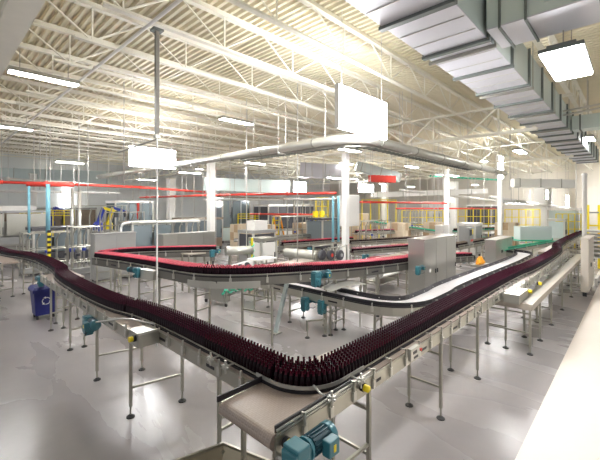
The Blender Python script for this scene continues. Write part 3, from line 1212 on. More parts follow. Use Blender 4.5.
mot = make_motor()
KIDS[mot.name] = [(c, []) for c in children(mot)]
mot['label'] = 'large teal gear motor at the near end of the tan belt'
mot.location = (2.13, 2.06, 1.25)
motors = [((2.22, 7.9, 1.05), -PI / 2, 'teal gear motor under the second left conveyor'),
          ((2.3, 12.6, 1.18), PI / 2, 'dark teal motor above the blue bin'),
          ((*un(137, 272, 1.56), 1.56), PI / 2 + .3, 'teal motor under the left end of the red bottle line'),
          ((*un(316, 278, 1.62), 1.62), -.1, 'teal motor under the right arm of the red bottle line'),
          ((*un(305, 303, .72), .72), 0, 'teal motor left of a pair below the pale belt conveyor'),
          ((*un(322, 306, .72), .72), 0, 'teal motor right of a pair below the pale belt conveyor'),
          ((*P(418, 11.2), zat(270, 11.2)), 0, 'teal motor at the front left edge of the large steel cabinet'),
          ((*P(212, 13.2), zat(253, 13.2)), 0, 'teal motor behind the red line left of centre'),
          ((*P(309, 17), zat(250, 17)), 0, 'small teal motor on the machine left of the panel box column'),
          ((*P(364, 17), zat(257, 17)), 0, 'small teal motor right of the panel box column'),
          ((*P(464, 17), zat(260, 17)), 0, 'small teal motor right of the large steel cabinet'),
          ((*P(539, 14.5), zat(258, 14.5)), 0, 'teal motor beside the pale belt at right')]
for loc, rz, lab in motors:
    c_ = copy_tree(mot, loc, rz, lab)
    if math.hypot(loc[0], loc[1]) > 9.9:
        c_.scale = (.75, .75, .75)

# ---------------------------------------------------------------- red bottle line
def pz2(px, py, zt):
    x, y = un(px, py, zt)
    return Vector((x, y, zt - .228))


front = [pz2(92, 252.5, 1.74), pz2(130, 257, 1.82), pz2(180, 265.5, 1.88), pz2(205, 268, 1.9), pz2(240, 268.3, 1.9), pz2(272, 267, 1.9), pz2(300, 265.5, 1.88), pz2(350, 263, 1.78), pz2(400, 258.5, 1.66)]
front += [Vector((13.0, 5.62, 1.33)), Vector((17.9, 5.6, .90))]
fr = smooth_path(front, fac=2)
W2 = .50
cen = [Vector(p) for p in offset_path(fr, W2 / 2 + .02)]
if cen[4].length < fr[4].length:
    cen = [Vector(p) for p in offset_path(fr, -(W2 / 2 + .02))]
cen = [Vector((p.x, p.y, fr[i].z)) for i, p in enumerate(cen)]
SR = plen(cen)
RC = conveyor('bottle_conveyor', 'raised bent conveyor carrying red capped bottles', cen, W2, belt=BELTD, plate=.2, brackets=(.8, 1, -1), rails=True, legs=(.3, 1.6, 3.2, 4.4, 6.0, 9.6, 11.4, 14),
              crossz=(.3, .55, .8), railoff=-.01, rail=(.04, .07), framem=FRAMED)
la, lb = P(242.5, 8.55), P(272, 8.15)
for q in (la, lb):
    add_leg(RC, q[0], q[1], 1.5)
for zz in (1.26, .90, .52):
    MB().bar((*la, zz), (*lb, zz), .032).build('crossbar', LEGM, RC)
x, y = un(148, 275, 1.5)
MB().box((x + .1, y + .1, 1.5), (.30, .6, .26), .25).build('end_housing', STEELB, RC)
# back branch of the red line
bk = [Vector((*un(92, 250.5, 1.74), 1.52)), Vector((*un(120, 248, 1.74), 1.52)), Vector((*un(160, 246.5, 1.74), 1.52)), Vector((*un(216, 245.5, 1.74), 1.52))]
bk = [cen[0] + Vector((.1, .25, 0))] + bk[1:]
bk = smooth_path(bk, fac=2)
RB = conveyor('bottle_conveyor', 'rear branch conveyor of red capped bottles ending left of centre', bk, .44, belt=BELTD, plate=.2, brackets=(1.0, -1), legs=(.8, 2.2, 3.6), railoff=-.01, rail=(.04, .07), framem=FRAMED)


def row_pts(path, rows, dz=.002):
    S_ = plen(path)
    out = []
    t = .04
    while t < S_[-1]:
        for j in range(rows):
            p, tg, nr = along(path, S_, min(S_[-1], t + (.031 if j % 2 else 0)))
            u = (j - (rows - 1) / 2) * .0545
            out.append((p.x + nr.x * u, p.y + nr.y * u, p.z + dz))
        t += .063
    return out


rb = row_pts(cen, 8)
grid = {}
rbots = []
for p in rb:
    kx, ky = int(p[0] / .06), int(p[1] / .06)
    if all((q[0] - p[0]) ** 2 + (q[1] - p[1]) ** 2 >= .0575 ** 2 for a in (-1, 0, 1) for b in (-1, 0, 1) for q in grid.get((kx + a, ky + b), ())):
        grid.setdefault((kx, ky), []).append(p)
        rbots.append(p)
rbots.sort(key=lambda p: p[0] ** 2 + p[1] ** 2)
NR = 300
rmis = [0, 0, 0, 0, 0, 0, 1, 1, 1]
prr = pr[:9] + [(.012, .2285)]
lowr = [(.030, 0), (.0305, .13), (.0145, .175), (.0130, .198), (.0150, .202), (.0150, .228)]
rbm = MB().lathe(prr, n=10, mis=rmis).mesh('red_capped_bottle', [AMBF, REDCAP], None, True)
q0 = bpy.data.objects.new('red_capped_bottle', rbm)
tag(q0, 'red capped bottle packed upright on the raised conveyor bend', 'bottle', 'red capped bottles at the raised bend')
COL.objects.link(q0)
q0.location = rbots[0]
for p in rbots[1:NR]:
    b = q0.copy()
    COL.objects.link(b)
    b.location = p
rb2 = row_pts(bk, 7)
rest = rbots[NR:] + [p for p in rb2 if all((q[0] - p[0]) ** 2 + (q[1] - p[1]) ** 2 >= .05 ** 2 for a in (-1, 0, 1) for b in (-1, 0, 1) for q in grid.get((int(p[0] / .06) + a, int(p[1] / .06) + b), ()))]
stuff_bottles('red_capped_bottles', rest, [AMBF, REDCAP], lowr, [0, 0, 0, 1, 1], 6, 'long rows of red capped bottles on both branches of the raised conveyor', 'bottles')
# curved housing and yellow shaft end below the red bend
ia = min(range(len(fr)), key=lambda i: (fr[i] - pz2(190, 266.5, 1.89)).length)
ib = min(range(len(fr)), key=lambda i: (fr[i] - pz2(258, 267.8, 1.9)).length)
hp = [Vector(p) for p in offset_path(fr[ia:ib + 1], .0, 0)]
m = MB()
m.sweep([Vector((p.x, p.y, p.z)) for p in hp], [(-.055, -.25), (-.02, -.25), (-.02, -.09), (-.055, -.09)])
m.build('curved_apron', STEELB, RC)
for px, py, zt in ((263, 280, 1.5), (131, 268, 1.45), (110, 261, 1.45), (161, 277, 1.35)):
    x, y = un(px, py, zt)
    MB().lathe([(.05, -.04), (.05, .04)], (x, y, zt), 10, axis='X').build('yellow_shaft_cover', YELLOW, RC)
x, y = un(257, 279, 1.5)
MB().box((x + .1, y + .1, 1.5), (.55, .35, .2), -.5).build('end_housing', STEEL, RC)

# ---------------------------------------------------------------- pale S bend conveyor
sc_ = smooth_path([(7.55, 9.2, 1.0), (7.55, 6.4, 1.0), (7.58, 3.92, 1.0), (9.6, 3.90, 1.0), (10.2, 4.0, 1.0), (13, 3.96, 1.0), (16, 3.84, 1.0), (19, 3.84, 1.0), (20.3, 3.95, 1.0), (20.6, 4.7, 1.0)], fac=3)
SC = conveyor('pale_conveyor', 'empty pale belt conveyor with black side guides and an S bend', sc_, .62, belt=BELTW, plate=.2, brackets=(.7, 1, -1), rails=True, railm=BLACK, rail=(.03, .12),
              legs=(.3, 1.9, 3.4, 4.6, 6.6, 8.5, 10.5, 12.5), crossz=(.4, .75), railoff=.0)
# hood plate over the start of the pale belt
r = thing('belt_hood', 'curved sheet steel hood over the start of the pale belt', 'hood', (7.9, 7.0, 1.0))
m = MB()
hx = un(345, 286, 1.2)
pts_ = [(hx[0] - .5, hx[1] + .25, 1.14), (hx[0] - .2, hx[1] + .12, 1.24), (hx[0] + .2, hx[1] - .05, 1.27), (hx[0] + .5, hx[1] - .15, 1.24)]
m.sweep(pts_, [(-.3, 0), (.3, 0), (.3, .012), (-.3, .012)])
m.build('sheet', STEELB, r)
for q in (0, 3):
    MB().tube([(pts_[q][0], pts_[q][1], 1.14), (pts_[q][0], pts_[q][1], 0)], .02, 6).build('support', LEGM, r)
# sloped grey brace and H frame by the pale conveyor
r = thing('floor_brace', 'slanted grey steel strut leaning below the raised red line', 'strut', (*un(278, 330, 0), 0))
bx1, by1 = un(275.5, 333, 0)
bx2, by2 = P(288, 9.6)
MB().bar((bx1, by1, .01), (bx2, by2, 1.42), .12, .05).build('strut', GALVS, r)
MB().bb((bx1 - .12, by1 - .12, 0), (bx1 + .12, by1 + .12, .02)).build('foot_plate', STEELD, r)
r = thing('floor_stand', 'small low steel stand on the floor by the pale conveyor', 'stand', (*un(316, 337, 0), 0))
sx, sy = un(316, 337, 0)
for a, b in ((-.2, .12), (.2, -.12)):
    add_leg(r, sx + a, sy + b, .45, .04)
MB().bar((sx - .2, sy + .12, .43), (sx + .2, sy - .12, .43), .04).build('top_bar', LEGM, r)

# ---------------------------------------------------------------- cabinets
def cabinet(label, x, y, lx, ly, z0, z1, doors, m_=STEEL, name='control_cabinet', face='-Y', feet=True, sticker=False):
    r = thing(name, label, 'cabinet', (x + lx / 2, y + ly / 2, 0))
    MB().bb((x, y, z0), (x + lx, y + ly, z1)).build('body', m_, r, bevel=.01)
    MB().bb((x - .03, y - .05, z1), (x + lx + .03, y + ly + .02, z1 + .03)).build('roof', m_, r)
    for k in range(doors):
        if face == '-Y':
            a, b = x + lx * k / doors + .015, x + lx * (k + 1) / doors - .015
            o = MB().bb((a, y - .022, z0 + .05), (b, y - .001, z1 - .05)).build('door', m_, r, bevel=.006)
            hx_ = b - .07 if k % 2 == 0 else a + .07
            MB().bb((hx_ - .015, y - .05, (z0 + z1) / 2 - .09), (hx_ + .015, y - .022, (z0 + z1) / 2 + .05)).build('handle', BLACK, o)
            if sticker and k == 0:
                MB().bb((a + .35, y - .026, 1.15), (a + .47, y - .022, 1.29)).build('sticker', LABELW, o)
        else:
            a, b = y + ly * k / doors + .015, y + ly * (k + 1) / doors - .015
            o = MB().bb((x - .022, a, z0 + .05), (x - .001, b, z1 - .05)).build('door', m_, r, bevel=.006)
            MB().bb((x - .05, b - .08, (z0 + z1) / 2 - .09), (x - .022, b - .05, (z0 + z1) / 2 + .05)).build('handle', BLACK, o)
    if feet and z0 > .02:
        for a in (x + .08, x + lx - .08):
            for b in (y + .08, y + ly - .08):
                MB().tube([(a, b, 0), (a, b, z0)], .035, 8).build('foot', RUBBER, r)
    return r


cabinet('large stainless cabinet with three doors standing behind the pale belt', 11.1, 5.0, 2.75, .55, .12, 2.25, 3, CABM, sticker=True)
cabinet('smaller stainless cabinet behind the pale belt at right', 19.5, 5.1, 3.2, .5, .43, 1.62, 3, CABM)
x3, y3 = P(91, 15.8)
cabinet('grey steel cabinet at left behind the red line end', x3, y3 - .5, 1.75, .6, .1, 2.1, 2, GREYM)
x4, y4 = P(163, 17.6)
cabinet('long low grey cabinet behind the rear red branch', x4, y4, 3.0, .7, .3, 1.9, 4, CABM)
x5, y5 = 16.8, 1.3
rc = cabinet('tall beige cabinet beside the aisle at right', x5, y5, 2.1, .22, .16, zat(239, 13.2), 3, mat('tan_enamel', (.56, .51, .44), .45, .1, .04, 3))
cabinet('slim pale cabinet behind the pale belt, left of a hand panel', *P(443, 22), .8, .5, .1, 2.1, 1, OFFW)
# pole beside it
px_, py_ = P(584.5, 15)
r = thing('post', 'pale round post with a cap rising behind the tall beige cabinet', 'post', (px_, py_, 0))
MB().tube([(px_, py_, .02), (px_, py_, 4.65)], .085, 12).build('shaft', OFFW, r)
MB().lathe([(.1, 0), (.1, .05), (.06, .1)], (px_, py_, 4.65), 12).build('cap', WHITE, r)
MB().lathe([(.13, 0), (.13, .02)], (px_, py_, 0), 12).build('base_plate', STEELD, r)
# curb rail on floor
r = thing('kerb_rail', 'low pale steel kerb rail on the floor beyond the tall cabinet', 'rail', (20.6, 1.2, 0))
MB().bar((19.3, 1.24, .28), (22.0, 1.24, .28), .1, .08).build('rail', OFFW, r)
for xx in (19.4, 20.6, 21.9):
    MB().bb((xx - .05, 1.19, 0), (xx + .05, 1.29, .24)).build('post', OFFW, r)
# step rack at the right edge
r = thing('pallet_rack', 'stack of grey pallets on a rack at the right edge', 'rack', (*P(598, 17), 0))
sx, sy = P(599, 17)
for k in range(7):
    MB().bb((sx - .5, sy - .5, .9 + .2 * k), (sx + .6, sy + .6, .98 + .2 * k)).build('shelf', GREYM, r)
for a in (-.47, .57):
    for b in (-.47, .57):
        MB().bb((sx + a - .03, sy + b - .03, 0), (sx + a + .03, sy + b + .03, 2.3)).build('post', YELLOW, r)
# panel box on the white column
cx, cy = P(349, 18.75)
r = thing('panel_box', 'white wall box fixed behind the white square column right of centre', 'box', (cx, cy, 2.4))
zt0, zt1 = zat(226, 18.7), zat(195, 18.7)
MB().bb((cx - .52, cy - .29, zt0), (cx + .52, cy + .29, zt1)).build('body', WHITE, r, bevel=.02)
MB().bb((cx - .5, cy - .312, zt0 + .05), (cx + .5, cy - .291, zt1 - .05)).build('door', OFFW, r)
qx, qy = P(345.5, 18)
for f in (.2, .8):
    zz = zt0 + (zt1 - zt0) * f
    MB().bar((cx, cy, zz), (qx, qy + .14, zz), .06).build('mounting_bracket', STEELD, r)

# ---------------------------------------------------------------- blue wheeled bin
r = thing('wheeled_bin', 'dark blue wheeled recycling bin behind the left conveyor legs', 'bin', (*un(44, 316, 0), 0))
bxx, byy = un(44, 317, 0)
def taper(m, c, z0, z1, a0, b0_, a1, b1):
    vs = [(c[0] + sx_ * a0 / 2, c[1] + sy_ * b0_ / 2, z0) for sx_, sy_ in ((-1, -1), (1, -1), (1, 1), (-1, 1))]
    vs += [(c[0] + sx_ * a1 / 2, c[1] + sy_ * b1 / 2, z1) for sx_, sy_ in ((-1, -1), (1, -1), (1, 1), (-1, 1))]
    m.add(vs, [(3, 2, 1, 0), (4, 5, 6, 7), (0, 1, 5, 4), (1, 2, 6, 5), (2, 3, 7, 6), (3, 0, 4, 7)])
m = MB()
taper(m, (bxx, byy), .12, .82, .5, .5, .6, .62)
m.build('body', BLUEB, r, bevel=.02)
m = MB()
taper(m, (bxx, byy), .82, .9, .68, .7, .68, .7)
m.build('rim', BLUEB, r)
m = MB()
taper(m, (bxx, byy), .9, .97, .68, .7, .55, .56)
m.build('lid', BLUEB, r)
for a in (-.2, .2):
    for b in (-.2, .2):
        MB().lathe([(.06, -.02), (.06, .02)], (bxx + a, byy + b, .06), 12, axis='X').build('wheel', RUBBER, r)
m = MB()                                                     # ring of three chasing arrows
for k in range(3):
    a0 = k * 2 * PI / 3 + .3
    yb = byy - .312
    pts_ = [(bxx + .10 * math.cos(a0 + q * .35), yb, .55 + .10 * math.sin(a0 + q * .35)) for q in range(5)]
    m.tube(pts_, .012, 5)
    e_ = Vector(pts_[-1])
    td = Vector((-math.sin(a0 + 1.4), 0, math.cos(a0 + 1.4)))
    rd = Vector((math.cos(a0 + 1.4), 0, math.sin(a0 + 1.4)))
    m.add([e_ + rd * .035, e_ - rd * .035, e_ + td * .06, e_ + rd * .035 + Vector((0, .01, 0)), e_ - rd * .035 + Vector((0, .01, 0)), e_ + td * .06 + Vector((0, .01, 0))],
          [(0, 1, 2), (5, 4, 3), (0, 2, 5, 3), (1, 0, 3, 4), (2, 1, 4, 5)])
m.build('white_recycling_mark', LABELW, r)

# ---------------------------------------------------------------- hose cart behind the red line
r = thing('hose_cart', 'wheeled steel cart with green hoses under the red bottle bend', 'cart', (*un(230, 303, 0), 0))
h0, h1 = Vector((*un(206, 302, 0), 0)), Vector((*un(257, 293, 0), 0))
h2 = Vector((*un(226, 307, 0), 0))
u = (h1 - h2)
v = (h0 - h2)
def hp_(a, b, z):
    q = h2 + u * a + v * b
    return Vector((q.x, q.y, z))
m = MB()
cs = [hp_(0, 0, .7), hp_(1, 0, .7), hp_(1, 1, .7), hp_(0, 1, .7)]
for a, b in zip(cs, cs[1:] + cs[:1]):
    m.bar(a, b, .05)
    m.bar(a - Vector((0, 0, .35)), b - Vector((0, 0, .35)), .04)
m.build('frame', STEELD, r)
m = MB()
vs = [hp_(a_, b_, .16) for a_, b_ in ((-.05, 0), (.12, 0), (.12, 1), (-.05, 1))] + [hp_(a_, b_, .82) for a_, b_ in ((.0, .1), (.1, .1), (.1, .9), (.0, .9))]
m.add(vs, [(3, 2, 1, 0), (4, 5, 6, 7), (0, 1, 5, 4), (1, 2, 6, 5), (2, 3, 7, 6), (3, 0, 4, 7)])
m.build('end_bin', STEELD, r)
for c_ in cs:
    o = MB().bar(c_ - Vector((0, 0, .58)), c_ + Vector((0, 0, .65)), .045).build('post', STEELD, r)
    MB().lathe([(.06, -.02), (.06, .02)], (c_.x, c_.y, .06), 10, axis='X').build('caster', RUBBER, o)
m = MB()
vs = [hp_(0, 0, .95), hp_(1, 0, .95), hp_(1, 0, 1.35), hp_(0, 0, 1.35)]
e_ = Vector((0, .03, 0))
m.add(vs + [q + e_ for q in vs], [(0, 1, 2, 3), (7, 6, 5, 4), (0, 4, 5, 1), (1, 5, 6, 2), (2, 6, 7, 3), (3, 7, 4, 0)])
m.build('white_panel', WHITE, r)
for a in (.4, .62):
    c_ = hp_(a, -.02, 1.15)
    MB().lathe([(.16, -.02), (.16, .02), (.08, .03)], c_, 14, axis='Y').build('fan', DARKM, r)
for z, q in ((.62, 0), (.5, .1), (.74, .05)):
    pts_ = [hp_(-.08 + .11 * k, -.06 + q, z - .035 * k + (.09 if k % 2 else -.05)) for k in range(10)]
    MB().tube(smooth_path(pts_, fac=1), .04, 7).build('green_hose', GREEN, r, True)

# ---------------------------------------------------------------- background machinery
def machine(name, label, cat, px, d, w_, dp, h_, bm_, nd=2, glass=GLASS, top=None, legs=True, z0=.25, beacon=None):
    X, Y = P(px, d)
    r = thing(name, label, cat, (X, Y, 0))
    MB().bb((X - w_ / 2, Y - dp / 2, z0), (X + w_ / 2, Y + dp / 2, z0 + h_ * .28)).build('lower_body', bm_, r)
    for a in (-1, 1):
        for b in (-1, 1):
            MB().bb((X + a * w_ / 2 - .05, Y + b * dp / 2 - .05, z0 + h_ * .28), (X + a * w_ / 2 + .05, Y + b * dp / 2 + .05, h_)).build('corner_post', STEELB, r)
    m = MB()
    m.bb((X - w_ / 2 - .06, Y - dp / 2 - .06, h_), (X + w_ / 2 + .06, Y + dp / 2 + .06, h_ + .15))
    m.build('roof', bm_, r)
    for k in range(nd):
        a, b = X - w_ / 2 + w_ * k / nd + .06, X - w_ / 2 + w_ * (k + 1) / nd - .06
        o = MB().bb((a, Y - dp / 2 - .03, z0 + h_ * .3), (b, Y - dp / 2, h_ - .05)).build('guard_window', glass, r)
        MB().bb((b - .08, Y - dp / 2 - .06, h_ * .55), (b - .04, Y - dp / 2 - .03, h_ * .7)).build('handle', BLACK, o)
    a, b = Y - dp / 2 + .05, Y + dp / 2 - .05
    MB().bb((X - w_ / 2 - .03, a, z0 + h_ * .3), (X - w_ / 2, b, h_ - .05)).build('side_window', glass, r)
    MB().bb((X - w_ * .3, Y - .3, z0 + h_ * .28), (X + w_ * .3, Y + .3, h_ * .8)).build('carousel', STEELD, r)
    for a in (-1, 1):
        for b in (-1, 1):
            MB().bb((X + a * (w_ / 2 - .1) - .05, Y + b * (dp / 2 - .1) - .05, 0), (X + a * (w_ / 2 - .1) + .05, Y + b * (dp / 2 - .1) + .05, z0)).build('foot', RUBBER, r)
    if top:
        MB().bb((X - w_ * .3, Y - dp * .3, h_ + .15), (X + w_ * .3, Y + dp * .3, h_ + .15 + top[0])).build('top_unit', top[1], r)
    if beacon:
        MB().lathe([(.09, 0), (.09, .25)], (X - w_ * .4, Y - dp * .4, h_ + .15), 8).build('beacon', beacon, r)
    return r


machine('filling_machine', 'large grey bottling machine at the left edge', 'machine', 14, 23, 3.4, 2.2, 2.9, GREYM, 3, STEELD, (.3, OFFW), z0=.6, beacon=ORLAMP)
machine('labelling_machine', 'glass fronted steel machine behind the red line at left', 'machine', 146, 20, 2.2, 1.8, 2.35, STEELD, 2, GLASS)
machine('packing_machine', 'dark packing machine right of the low grey cabinet', 'machine', 198, 27, 3.0, 2, 2.3, BROWNM, 3, GLASS)
machine('packing_machine', 'grey boxed machine with white top near the step ladder', 'machine', 257, 19.5, 1.5, 1.2, 1.9, GREYM, 1, DARKM, (.5, WHITE))
machine('inspection_machine', 'square steel machine with round window right of centre left column', 'machine', 263, 16.5, .9, .8, 1.75, STEELD, 1, OFFW)
machine('wrapping_machine', 'dark wrapping machine left of the panel box column', 'machine', 322, 26.5, 1.7, 1.5, 2.3, DARKM, 1, GLASS)
machine('palletising_machine', 'pale machine at far right with glass doors', 'machine', 566, 30, 3.4, 2, 3.0, WHITE, 3, GLASSW)
machine('case_packer', 'grey machine with orange mark right of the large cabinet', 'machine', 470, 23, 1.3, 1, 2.1, OFFW, 1, GREYM)
machine('case_packer', 'small steel machine right of the broad far right column', 'machine', 557, 27, 1.0, 1.0, 2.2, STEELB, 2, GLASSW)
machine('packing_machine', 'long pale machine with dark windows at far centre', 'machine', 285, 34, 6, 2, 3.3, OFFW, 5, DARKM)
machine('packing_machine', 'pale machine far behind the left centre column', 'machine', 230, 33, 3, 2, 4.0, GLASSW, 3, GLASS)
machine('palletising_machine', 'pale wide machine behind the yellow fences at right', 'machine', 425, 38, 7, 2.5, 3.6, OFFW, 5, GREYM)
machine('palletising_machine', 'far pale machine between the slim columns at right', 'machine', 485, 41, 4.5, 2.5, 3.3, WHITE, 4, DARKM)
machine('washing_machine', 'long grey machine far left beyond the tall pipes', 'machine', 50, 33, 7, 2.5, 3.0, GREYM, 5, BROWNM)
machine('washing_machine', 'dark low machine behind the tall pipes at left', 'machine', 58, 20.5, 2.6, 1.8, 2.0, DARKM, 3, GLASS)
machine('packing_machine', 'tall pale machine left of the pale column at left', 'machine', 130, 30, 3.0, 2, 3.6, OFFW, 3, GLASS)

# blue and yellow robot arms at left
def robot(px, d, label, c1, c2):
    X, Y = P(px, d)
    r = thing('robot_arm', label, 'robot', (X, Y, 0), 'robot arms')
    MB().lathe([(.4, 0), (.4, 1.5), (.3, 1.6)], (X, Y, 0), 12).build('pedestal', GREYM, r)
    MB().lathe([(.3, 1.6), (.33, 2.0), (.22, 2.2)], (X, Y, 0), 12).build('turret', c1, r)
    MB().bar((X, Y, 2.1), (X + .3, Y - .2, 3.2), .22).build('lower_arm', c1, r)
    MB().bar((X + .3, Y - .2, 3.2), (X + 1.0, Y - .6, 2.9), .18).build('upper_arm', c2, r)
    MB().bar((X + 1.0, Y - .6, 2.95), (X + 1.03, Y - .62, 2.5), .2).build('gripper', DARKM, r)


robot(50, 29, 'blue robot arm at left beside the tall pipes', BLUEM, BLUEM)
robot(98, 25.5, 'blue and yellow robot arm right of the tall pipes', BLUEM, YELLOW)
robot(108, 26.5, 'yellow robot arm next to the blue and yellow one', YELLOW, BLUEM)

# tall process pipes at left
for px, d, z0, z1, lab in ((72, 19, 262, 188, 'left one of the two tall steel process pipes'), (79.5, 19, 264, 190, 'right one of the two tall steel process pipes')):
    X, Y = P(px, d)
    r = thing('process_pipe', lab, 'pipe', (X, Y, 0), 'tall process pipes')
    MB().tube([(X, Y, .02), (X, Y, zat(z1, d))], .085, 10).build('pipe', STEELB, r, True)
    for zz in (.02, 1.2, 3.2):
        MB().lathe([(.13, 0), (.13, .05)], (X, Y, zz), 10).build('flange', STEELD, r)
    MB().lathe([(.12, -.1), (.14, 0), (.12, .1)], (X, Y, 1.0), 10).build('valve', BLUEM if px < 75 else STEEL, r)
for px, d, a, b, lab in ((29, 17, 240, 186, 'left cyan pipe dropping from the red main'), (48, 17, 234, 184, 'thicker cyan pipe dropping from the red main'),
                         (333, 16, 243, 196, 'left cyan pipe left of the white panel box column'), (338.5, 16, 243, 196, 'right cyan pipe left of the white panel box column')):
    X, Y = P(px, d)
    m = MB().tube([(X, Y, zat(a, d)), (X, Y, zat(b, d))], .055 if px != 48 else .09, 8)
    r = thing('drop_pipe', lab, 'pipe', (X, Y, 0), 'cyan drop pipes')
    m.build('pipe', CYAN, r, True)
    MB().tube([(X, Y, 0), (X, Y, zat(a, d))], .03, 8).build('lower_tube', STEELB, r)
    MB().lathe([(.1, 0), (.1, .06)], (X, Y, zat(a, d)), 8).build('coupling', STEELD, r)
X, Y = P(49, 15.5)
m = MB()
for k in range(20):
    m.bb((X - .06, Y - .06, .115 * k), (X + .06, Y + .06, .115 * k + .115), k % 2)
o = m.build('marker_post', [YELLOW, BLACK])
tag(o, 'yellow and black striped marker post behind the left conveyor', 'post')
# steel frame skid next to it
def skid(px, d, w_, h_, lab):
    X, Y = P(px, d)
    r = thing('pipe_skid', lab, 'frame', (X, Y, 0), 'steel pipe frames')
    for a in (-1, 1):
        for b in (-.4, .4):
            MB().tube([(X + a * w_ / 2, Y + b, 0), (X + a * w_ / 2, Y + b, h_)], .035, 6).build('post', STEELD, r)
    for zz in (h_ - .05, h_ * .6, h_ * .3):
        for b in (-.4, .4):
            MB().tube([(X - w_ / 2, Y + b, zz), (X + w_ / 2, Y + b, zz)], .03, 6).build('rail', STEELD, r)
    for k in range(5):
        a = X - w_ / 2 + w_ * (k + .5) / 5
        m = MB().tube([(a, Y, .2), (a, Y, h_ * .8), (a + .1, Y - .1, h_ * .95)], .045, 8)
        m.build('pipe', STEELD, r)
        MB().lathe([(.09, 0), (.09, .12)], (a, Y, h_ * (.3 + .1 * (k % 3))), 8).build('valve', [STEEL, DARKM, BLUEM][k % 3], r)
    MB().bb((X - w_ / 2, Y - .35, .15), (X + w_ / 2, Y + .35, .4)).build('tank_tray', GREYM, r)


skid(47, 17.5, 2.0, 2.1, 'steel pipe frame behind the striped marker post')
skid(84, 17.2, 1.2, 2.4, 'steel valve frame between the tall pipes and grey cabinet')
skid(100, 23, 3.0, 3.4, 'steel pipe frame behind the grey cabinet at left')
skid(125, 22, 2.0, 3.0, 'steel pipe frame left of the glass fronted machine')
skid(186, 21, 2.0, 2.6, 'steel pipe frame right of the pale column at left')
skid(330, 14.6, 1.2, 1.75, 'steel rack holding hose reels behind the red line')
skid(295, 27, 4, 2.6, 'long steel pipe frame far behind the step ladder')
skid(372, 26, 4, 2.3, 'long steel pipe frame right of the panel box column')
skid(310, 32, 5, 4.0, 'wide high steel pipe frame at far centre')
skid(412, 30.3, 3, 3.2, 'wide steel pipe frame before the far yellow fences')
# arched white pipe
m = MB()
d0 = 18.5
pts_ = [pz(121, 236, d0), pz(121, 226, d0), pz(125, 222.5, d0), pz(150, 222, d0 + .6), pz(200, 221, d0 + 2)]
m.tube(smooth_path(pts_, fac=2), .065, 8)
o = m.build('bent_pipe', WHITE, None, True)
tag(o, 'white bent pipe arching above the grey cabinet at left', 'pipe')
# hose reels
for px, c_, lab in ((322, DARKM, 'left dark hose reel on the rack behind the red line'), (330.5, REDP, 'middle red hubbed hose reel on the rack'), (340, GREYM, 'right grey hose reel on the rack')):
    X, Y = P(px, 13.9)
    z_ = zat(255, 13.9)
    r = thing('hose_reel', lab, 'reel', (X, Y, z_), 'hose reels')
    MB().lathe([(.16, -.08), (.2, -.05), (.2, .05), (.16, .08)], (X, Y, z_), 14, axis='Y').build('rim', DARKM, r)
    MB().lathe([(.07, -.1), (.07, .1)], (X, Y, z_), 10, axis='Y').build('hub', c_, r)
    MB().bar((X, Y + .3, z_), (X, Y, z_), .04).build('bracket', STEELD, r)
    MB().bar((X, Y + .3, 0), (X, Y + .3, z_ + .03), .05).build('post', STEELD, r)

# step ladder
X, Y = P(277, 29)
r = thing('step_ladder', 'yellow and orange A-frame step ladder at centre, before the far pipe frames', 'ladder', (X, Y, 0))
for a, mm, nm in ((-.5, YELLOW, 'front_rail'), (.5, ORANGE, 'rear_rail')):
    for b in (-.28, .28):
        MB().bar((X + a - b * .9, Y + b, 0), (X - b * .6, Y + b * .7, 2.5), .09).build(nm, mm, r)
for k in range(6):
    f = (k + .6) / 6.5
    MB().bar((X - .5 * (1 - f) + .25, Y - .28, 2.5 * f), (X - .5 * (1 - f) - .25, Y + .28, 2.5 * f), .06).build('tread', YELLOW, r)
MB().bb((X - .2, Y - .2, 2.48), (X + .2, Y + .2, 2.54)).build('top_cap', ORANGE, r)

# secondary conveyors in the middle distance
def far_conveyor(label, a, b, w_, belt, prod=None, pname=None, plab=None, railm=STEEL):
    va, vb = Vector(a), Vector(b)
    L_ = (vb - va).length
    nl = max(2, int(L_ / 2.2))
    r = conveyor('product_conveyor', label, [va, vb], w_, belt=belt, plate=.16, brackets=(max(1.2, L_ / 8), -1), legs=[.3 + (L_ - .6) * k / (nl - 1) for k in range(nl)], slots=False,
                 group='product conveyors', crossz=(.5,), railm=railm, rail=(.03, .09))
    if prod:
        pts = row_pts([va, vb], max(2, int(w_ / .0545) - 1))
        if len(pts) > 1500:
            pts = pts[::2]
        stuff_bottles(pname, pts, [AMBF, prod], lowp[:6], [0, 0, 1, 1, 1], 5, plab, 'bottles')


far_conveyor('far conveyor with pink capped bottles behind the panel box column', pz(352, 252, 19.5), pz(430, 246, 21.5), .4, BELTD, PINK, 'pink_capped_bottles', 'rows of pink capped bottles on the conveyor right of the panel box column')
far_conveyor('far conveyor with brown bottles just above the pink capped row', pz(350, 243, 22.5), pz(440, 238, 25), .4, BELTD, BROWNM, 'brown_bottles', 'rows of brown bottles on the conveyor above the pink capped row')
far_conveyor('far dark conveyor ending right of the large steel cabinet', pz(455, 247, 19.5), pz(500, 238.7, 24), .4, BELTD, BROWNM, 'small_bottles', 'rows of small brown bottles right of the large steel cabinet')
far_conveyor('green belt conveyor running behind the pale belt at right', pz(462, 238, 26), pz(552, 239, 24), .5, GREENB, None, None, None, GREEN)
far_conveyor('green belt conveyor sloping across the middle right', pz(372, 222, 32), pz(440, 232, 27), .5, GREENB, None, None, None, GREEN)
far_conveyor('lower green belt conveyor right of the smaller steel cabinet', pz(505, 250, 18.8), pz(556, 241, 22), .4, GREENB, None, None, None, GREEN)
